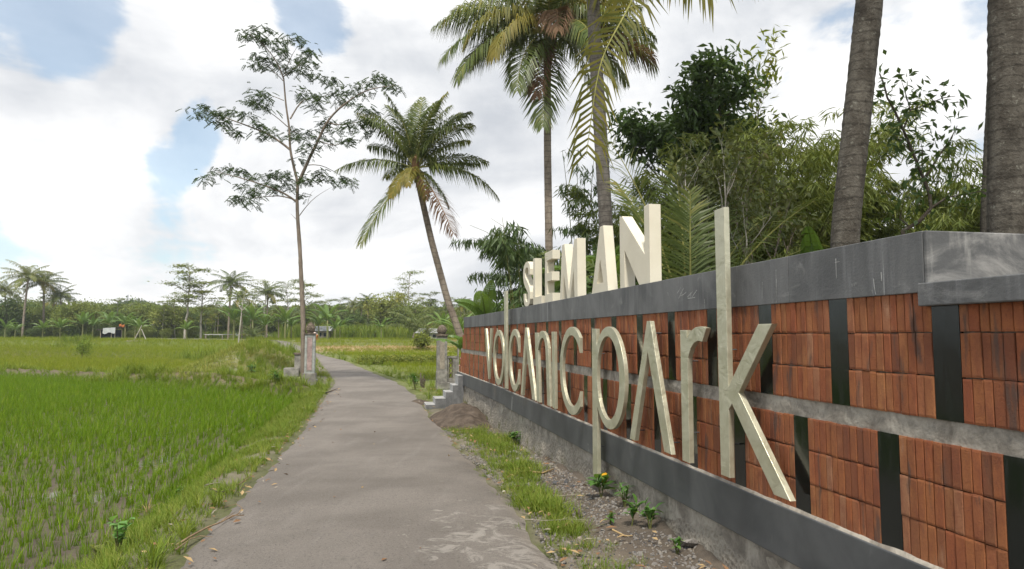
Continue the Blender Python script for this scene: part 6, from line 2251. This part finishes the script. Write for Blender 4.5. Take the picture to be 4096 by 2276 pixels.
root = stick('fallen_twig', [(700, 2206), (760, 2178), (830, 2148), (885, 2118), (930, 2100), (975, 2098)], .009, 'long brown fallen twig lying across the left road edge')
for uv in ([(700, 2225), (760, 2190), (800, 2182), (850, 2185)], [(915, 2103), (955, 2085), (968, 2062), (945, 2045), (880, 2050)], [(885, 2118), (910, 2095), (940, 2080)]):
    P = []
    for u, v in uv:
        q_ = hit(u, v); q_[2] = max(q_[2], float(zbase(q_[0], q_[1])) + .035) + .02 * rng.random(); P.append(q_)
    P = np.array(P) - np.array(root.location)
    link('side_twig', MB().tube(P, np.linspace(.006, .002, len(P)), 5).mesh('side_twig', [MATS['twig']], True), root)
stick('fallen_twig', [(855, 1935), (880, 1925), (895, 1905)], .006, 'short curved twig on the bare verge')
stick('fallen_twig', [(840, 1975), (870, 1982), (900, 1985)], .010, 'thick dark stick on the bare verge', 'bark_dark')
stick('fallen_twig', [(820, 1965), (860, 1950), (885, 1948)], .008, 'grey stick beside the dark one on the bare verge', 'wood_grey')
stick('fallen_twig', [(950, 1960), (990, 1935), (1030, 1915)], .006, 'thin brown twig pointing at the road edge')
stick('bark_strip', [(1305, 1582), (1330, 1570), (1345, 1566)], .025, 'black strip of bark on the road edge by the left pillar', 'bark_dark')
stick('dry_stalk', [(2130, 1905), (2170, 1898), (2215, 1885)], .016, 'thick pale dry stalk on the gravel by the wall', 'straw')
stick('dry_stalk', [(2200, 2000), (2260, 1990), (2320, 1985)], .007, 'thin dry stalk on the gravel before the letter p', 'wood_grey')
stick('fallen_twig', [(2080, 2110), (2180, 2105), (2280, 2098), (2350, 2100)], .004, 'thin dry twig reaching from gravel onto the asphalt', 'wood_grey')
stick('dry_stalk', [(2450, 2140), (2500, 2150), (2530, 2150)], .009, 'short pale stalk on the gravel near the bottom', 'straw')
for (u, v, sz, m, lab) in [(2222, 1936, .10, 'stone_dark', 'grey rounded stone on the gravel before the letter p'), (2080, 1820, .09, 'stone_grey', 'flat grey stone at the far gravel patch'), (2300, 1950, .07, 'stone_dark', 'dark stone by the thick dry stalk'), (2760, 2190, .16, 'stone_grey', 'mossy rubble stone at the wall foot'),
                           (2235, 2088, .05, 'white_shell', 'small whitish stone in the grass at the road edge'), (2015, 1968, .045, 'white_shell', 'flat pale pebble on the asphalt'), (2110, 1812, .08, 'stone_grey', 'second flat stone at the far gravel patch')]:
    o = link('stone', stone_mesh('stone', m, int(u)), None, hit(u, v) + np.array([0, 0, sz * .15]), (rng.random(), rng.random(), rng.random() * 6))
    o.scale = (sz, sz, sz); tag(o, lab, 'stone')
for (u, v, lab) in [(1762, 1735, 'single rust brown leaf lying on the road'), (830, 2030, 'brown leaf by the twig on the road'), (2470, 2118, 'orange brown leaf on the gravel')]:
    q = hit(u, v); q[2] += .02
    o = link('fallen_leaf', leaf_lit[0], None, q, (0.1, .1, rng.random() * 6)); o.scale = (.11, .11, .11); tag(o, lab, 'leaf')

# ================================================================ HUTS AND PEOPLE IN THE DISTANCE
def far_frame(u, v, Y, name, label, cat):
    p = at(u, v, Y); p[2] = float(gz(p[0], p[1]))
    root = empty(name, p); tag(root, label, cat)
    return root, Y / F                       # metres per photograph pixel there


r_, k = far_frame(445, 1350, 104, 'field_shack', 'dark open field shack with a white tarpaulin on its roof', 'shack')
part(r_, 'back_wall', (-1.1, 1.0, .9, 1.0, 0, 1.5), 'shed_dark'); part(r_, 'side_wall', (-1.15, -1.05, -.9, .9, 0, 1.5), 'shed_dark'); part(r_, 'bench', (-.9, .9, -.3, .9, .25, .6), 'shed_dark')
for x, y in ((-1.1, -.9), (1.05, -.9), (1.05, .9), (.55, -.95)): part(r_, 'post', (x - .05, x + .05, y - .05, y + .05, 0, 1.6), 'wood_grey')
o = part(r_, 'roof', (-1.5, 1.4, -1.2, 1.2, 1.62, 1.70), 'roof_dark'); o.rotation_euler = (0, R(-7), 0)
V = []
for i in range(9):
    for j in range(5):
        V.append((-.55 + 1.85 * i / 8, -1.25 - .02 * j, 1.75 + .09 * i / 8 - j * .2 - .12 * math.sin(i * 1.1) * (j / 4)))
k9 = np.arange(45).reshape(9, 5)
link('tarpaulin', MB().add(V, quads=np.stack([k9[:-1, :-1], k9[1:, :-1], k9[1:, 1:], k9[:-1, 1:]], -1).reshape(-1, 4)).mesh('tarpaulin', [MATS['tarp_white']], True), r_)
p = at(487, 1320, 106); o = link('orange_cloth', None or MB().box(-.75, .75, -.03, .03, -.45, .45).mesh('orange_cloth', [MATS['orange_cloth']]), None, p + np.array([0, 0, .3]))
V = []
for i in range(9):
    for j in range(4):
        V.append((-.45 + .11 * i, .06 * math.sin(i * 1.3 + j), .55 - j * .14 + .08 * math.sin(i * .9)))
k9 = np.arange(36).reshape(9, 4)
o.data = MB().add(V, quads=np.stack([k9[:-1, :-1], k9[1:, :-1], k9[1:, 1:], k9[:-1, 1:]], -1).reshape(-1, 4)).mesh('orange_cloth', [MATS['orange_cloth']], True)
m_ = o.modifiers.new('thick', 'SOLIDIFY'); m_.thickness = .02
tag(o, 'orange cloth hanging among banana leaves beside the shack', 'cloth')


def hut(u, v, Y, w, d, h, roof, wallm, roofm, label, name='hut'):
    r_, k = far_frame(u, v, Y, name, label, 'hut')
    part(r_, 'wall', (-w / 2, w / 2, -d / 2, d / 2, 0, h), wallm)
    for i in range(3):
        x = -w / 2 + w * (i + .5) / 3
        part(r_, 'window', (x - .25, x + .25, -d / 2 - .03, -d / 2 + .02, h * .35, h * .8), 'shed_dark', 0)
    V = [(-w / 2 - .4, -d / 2 - .4, h), (w / 2 + .4, -d / 2 - .4, h), (w / 2 + .4, d / 2 + .4, h), (-w / 2 - .4, d / 2 + .4, h), (-w / 2 - .4, 0, h + roof), (w / 2 + .4, 0, h + roof)]
    o = link('roof', MB().add(V, quads=[(0, 1, 5, 4), (2, 3, 4, 5), (0, 3, 2, 1)], tris=[(0, 4, 3), (1, 2, 5)]).mesh('roof', [MATS[roofm]]), r_, (0, 0, .01))
    return r_


hut(592, 1340, 122, 3.4, 3, 1.7, .5, 'wall_white', 'roof_grey', 'small white hut right of the dark shack')
hut(640, 1330, 126, 5.0, 3, 2.0, .6, 'wall_brown', 'roof_grey', 'brown walled hut behind pale tree stems')
hut(690, 1300, 136, 5.2, 4, 3.2, .6, 'wall_brown', 'roof_grey', 'house with pale roof edge between the feathery tree stems', 'house')
hut(1288, 1345, 104, 2.6, 2.6, 1.2, .75, 'wood_grey', 'roof_grey', 'low field hut with pale pitched roof right of the left gate pillar')
hut(1716, 1330, 100, 2.8, 2, 1.0, .7, 'wall_white', 'roof_grey', 'white roofed hut left of the right gate pillar')
p = at(890, 1331, 100); r_ = empty('bamboo_rail', (p[0], p[1], float(gz(p[0], p[1])))); tag(r_, 'long pale rail on posts before the tree belt', 'rail')
part(r_, 'beam', (-2.6, 2.6, -.05, .05, .75, .86), 'wall_white', 0)
for x in (-2.4, 0, 2.4): part(r_, 'post', (x - .05, x + .05, -.05, .05, 0, .75), 'wood_grey', 0)
p = at(553, 1365, 92); p[2] = float(gz(p[0], p[1]))
r_ = empty('leaning_posts', p); tag(r_, 'two pale leaning posts propped together in the field', 'posts')
for a, b in (((-.6, 0, 0), (.35, .1, 2.1)), ((1.0, .2, 0), (.3, .1, 1.6))):
    link('post', MB().tube(np.array([a, b], float), [.07, .05], 6).mesh('post', [MATS['bark_pale']]), r_)
p = at(540, 1362, 88); p[2] = float(gz(p[0], p[1])) + .1
o = link('plank', MB().box(-1.1, 1.1, -.15, .15, 0, .1).mesh('plank', [MATS['wood_grey']]), None, p); bevelled(o, .02); tag(o, 'grey plank lying on the field before the leaning posts', 'plank')
p = at(511, 1215, 420)
r_ = empty('radio_mast', (p[0], p[1], 1.2)); tag(r_, 'thin distant radio mast above the wooded rise', 'mast')
zt = at(511, 1179, 420)[2] - 1.2
for x, y in ((-.5, -.3), (.5, -.3), (0, .5)): link('leg', MB().tube(np.array([[x, y, 0], [x * .5, y * .5, zt]]), .16, 5).mesh('leg', [MATS['mast_steel']]), r_)
mb = MB()
for i in range(14):
    z = zt * i / 14
    f_ = 1 - .5 * i / 14
    mb.tube(np.array([[-.5 * f_, -.3 * f_, z], [.5 * f_, -.3 * f_, z + zt / 14]]), .07, 4); mb.tube(np.array([[.5 * f_, -.3 * f_, z], [0, .5 * f_, z + zt / 14]]), .07, 4)
link('bracing', mb.mesh('bracing', [MATS['mast_steel']]), r_)


def person():
    q = hit(1268, 1367)
    me = bpy.data.meshes.new('person')
    # bent over, working in the field, back towards us and to the right
    J = {'pelvis': (0, 0, .82), 'waist': (.10, 0, .98), 'chest': (.32, 0, 1.16), 'neck': (.46, 0, 1.20), 'head0': (.54, 0, 1.20), 'head': (.64, 0, 1.14),
         'hl': (0, .10, .78), 'kl': (.06, .13, .44), 'al': (-.02, .13, .07), 'tl': (.12, .13, .03), 'hr': (0, -.10, .78), 'kr': (.02, -.14, .44), 'ar': (-.10, -.14, .07), 'tr': (.04, -.14, .03),
         'sl': (.40, .19, 1.13), 'el': (.46, .22, .86), 'wl': (.56, .18, .64), 'fl': (.60, .17, .56), 'sr': (.40, -.19, 1.13), 'er': (.44, -.22, .86), 'wr': (.54, -.18, .62), 'fr': (.58, -.17, .54)}
    rad = {'pelvis': .15, 'waist': .135, 'chest': .16, 'neck': .055, 'head0': .075, 'head': .10, 'hl': .095, 'kl': .065, 'al': .042, 'tl': .04, 'hr': .095, 'kr': .065, 'ar': .042, 'tr': .04, 'sl': .065, 'el': .045, 'wl': .032, 'fl': .035, 'sr': .065, 'er': .045, 'wr': .032, 'fr': .035}
    E = [('pelvis', 'waist'), ('waist', 'chest'), ('chest', 'neck'), ('neck', 'head0'), ('head0', 'head'), ('pelvis', 'hl'), ('hl', 'kl'), ('kl', 'al'), ('al', 'tl'), ('pelvis', 'hr'), ('hr', 'kr'), ('kr', 'ar'), ('ar', 'tr'), ('chest', 'sl'), ('sl', 'el'), ('el', 'wl'), ('wl', 'fl'), ('chest', 'sr'), ('sr', 'er'), ('er', 'wr'), ('wr', 'fr')]
    nm = list(J)
    me.from_pydata([J[n] for n in nm], [(nm.index(a), nm.index(b)) for a, b in E], [])
    tmp = bpy.data.objects.new('tmp', me); COL.objects.link(tmp)
    sk = tmp.modifiers.new('skin', 'SKIN')
    for i, n in enumerate(nm):
        me.skin_vertices[0].data[i].radius = (rad[n], rad[n])
    me.skin_vertices[0].data[0].use_root = True
    sd_ = tmp.modifiers.new('sub', 'SUBSURF'); sd_.levels = 2; sd_.render_levels = 2
    dg = bpy.context.evaluated_depsgraph_get()
    m2 = bpy.data.meshes.new_from_object(tmp.evaluated_get(dg))
    bpy.data.objects.remove(tmp)
    for m in ('skin', 'shirt_pale', 'trousers_rust', 'hair_dark'): m2.materials.append(MATS[m])
    for p_ in m2.polygons:
        c = p_.center
        p_.use_smooth = True
        p_.material_index = 2 if (c.z < .93 and c.x < .24 and c.z > .12) else 1 if (c.x < .47 and c.z > .84) else 0
        if c.x > .60 and c.z > 1.12: p_.material_index = 3
    o = link('person', m2, None, q, (0, 0, R(155)))
    tag(o, 'person in pale shirt and rust trousers bending in the field behind the left pillar', 'person')


person()

# ================================================================ AIR
hz = bpy.data.materials.new('haze'); hz.use_nodes = True
hz.node_tree.nodes.clear()
k = NT(hz.node_tree)
o_ = k.node('ShaderNodeOutputMaterial')
pv = k.node('ShaderNodeVolumePrincipled', {'Color': (.93, .96, 1.0, 1), 'Density': .00045, 'Anisotropy': .3})
k.l.new(pv.outputs[0], o_.inputs['Volume'])
mb = MB(); mb.box(-3600, 3600, -120, 4900, -2.2, 32)
tag(link('haze', mb.mesh('haze', [hz])), kind='stuff')
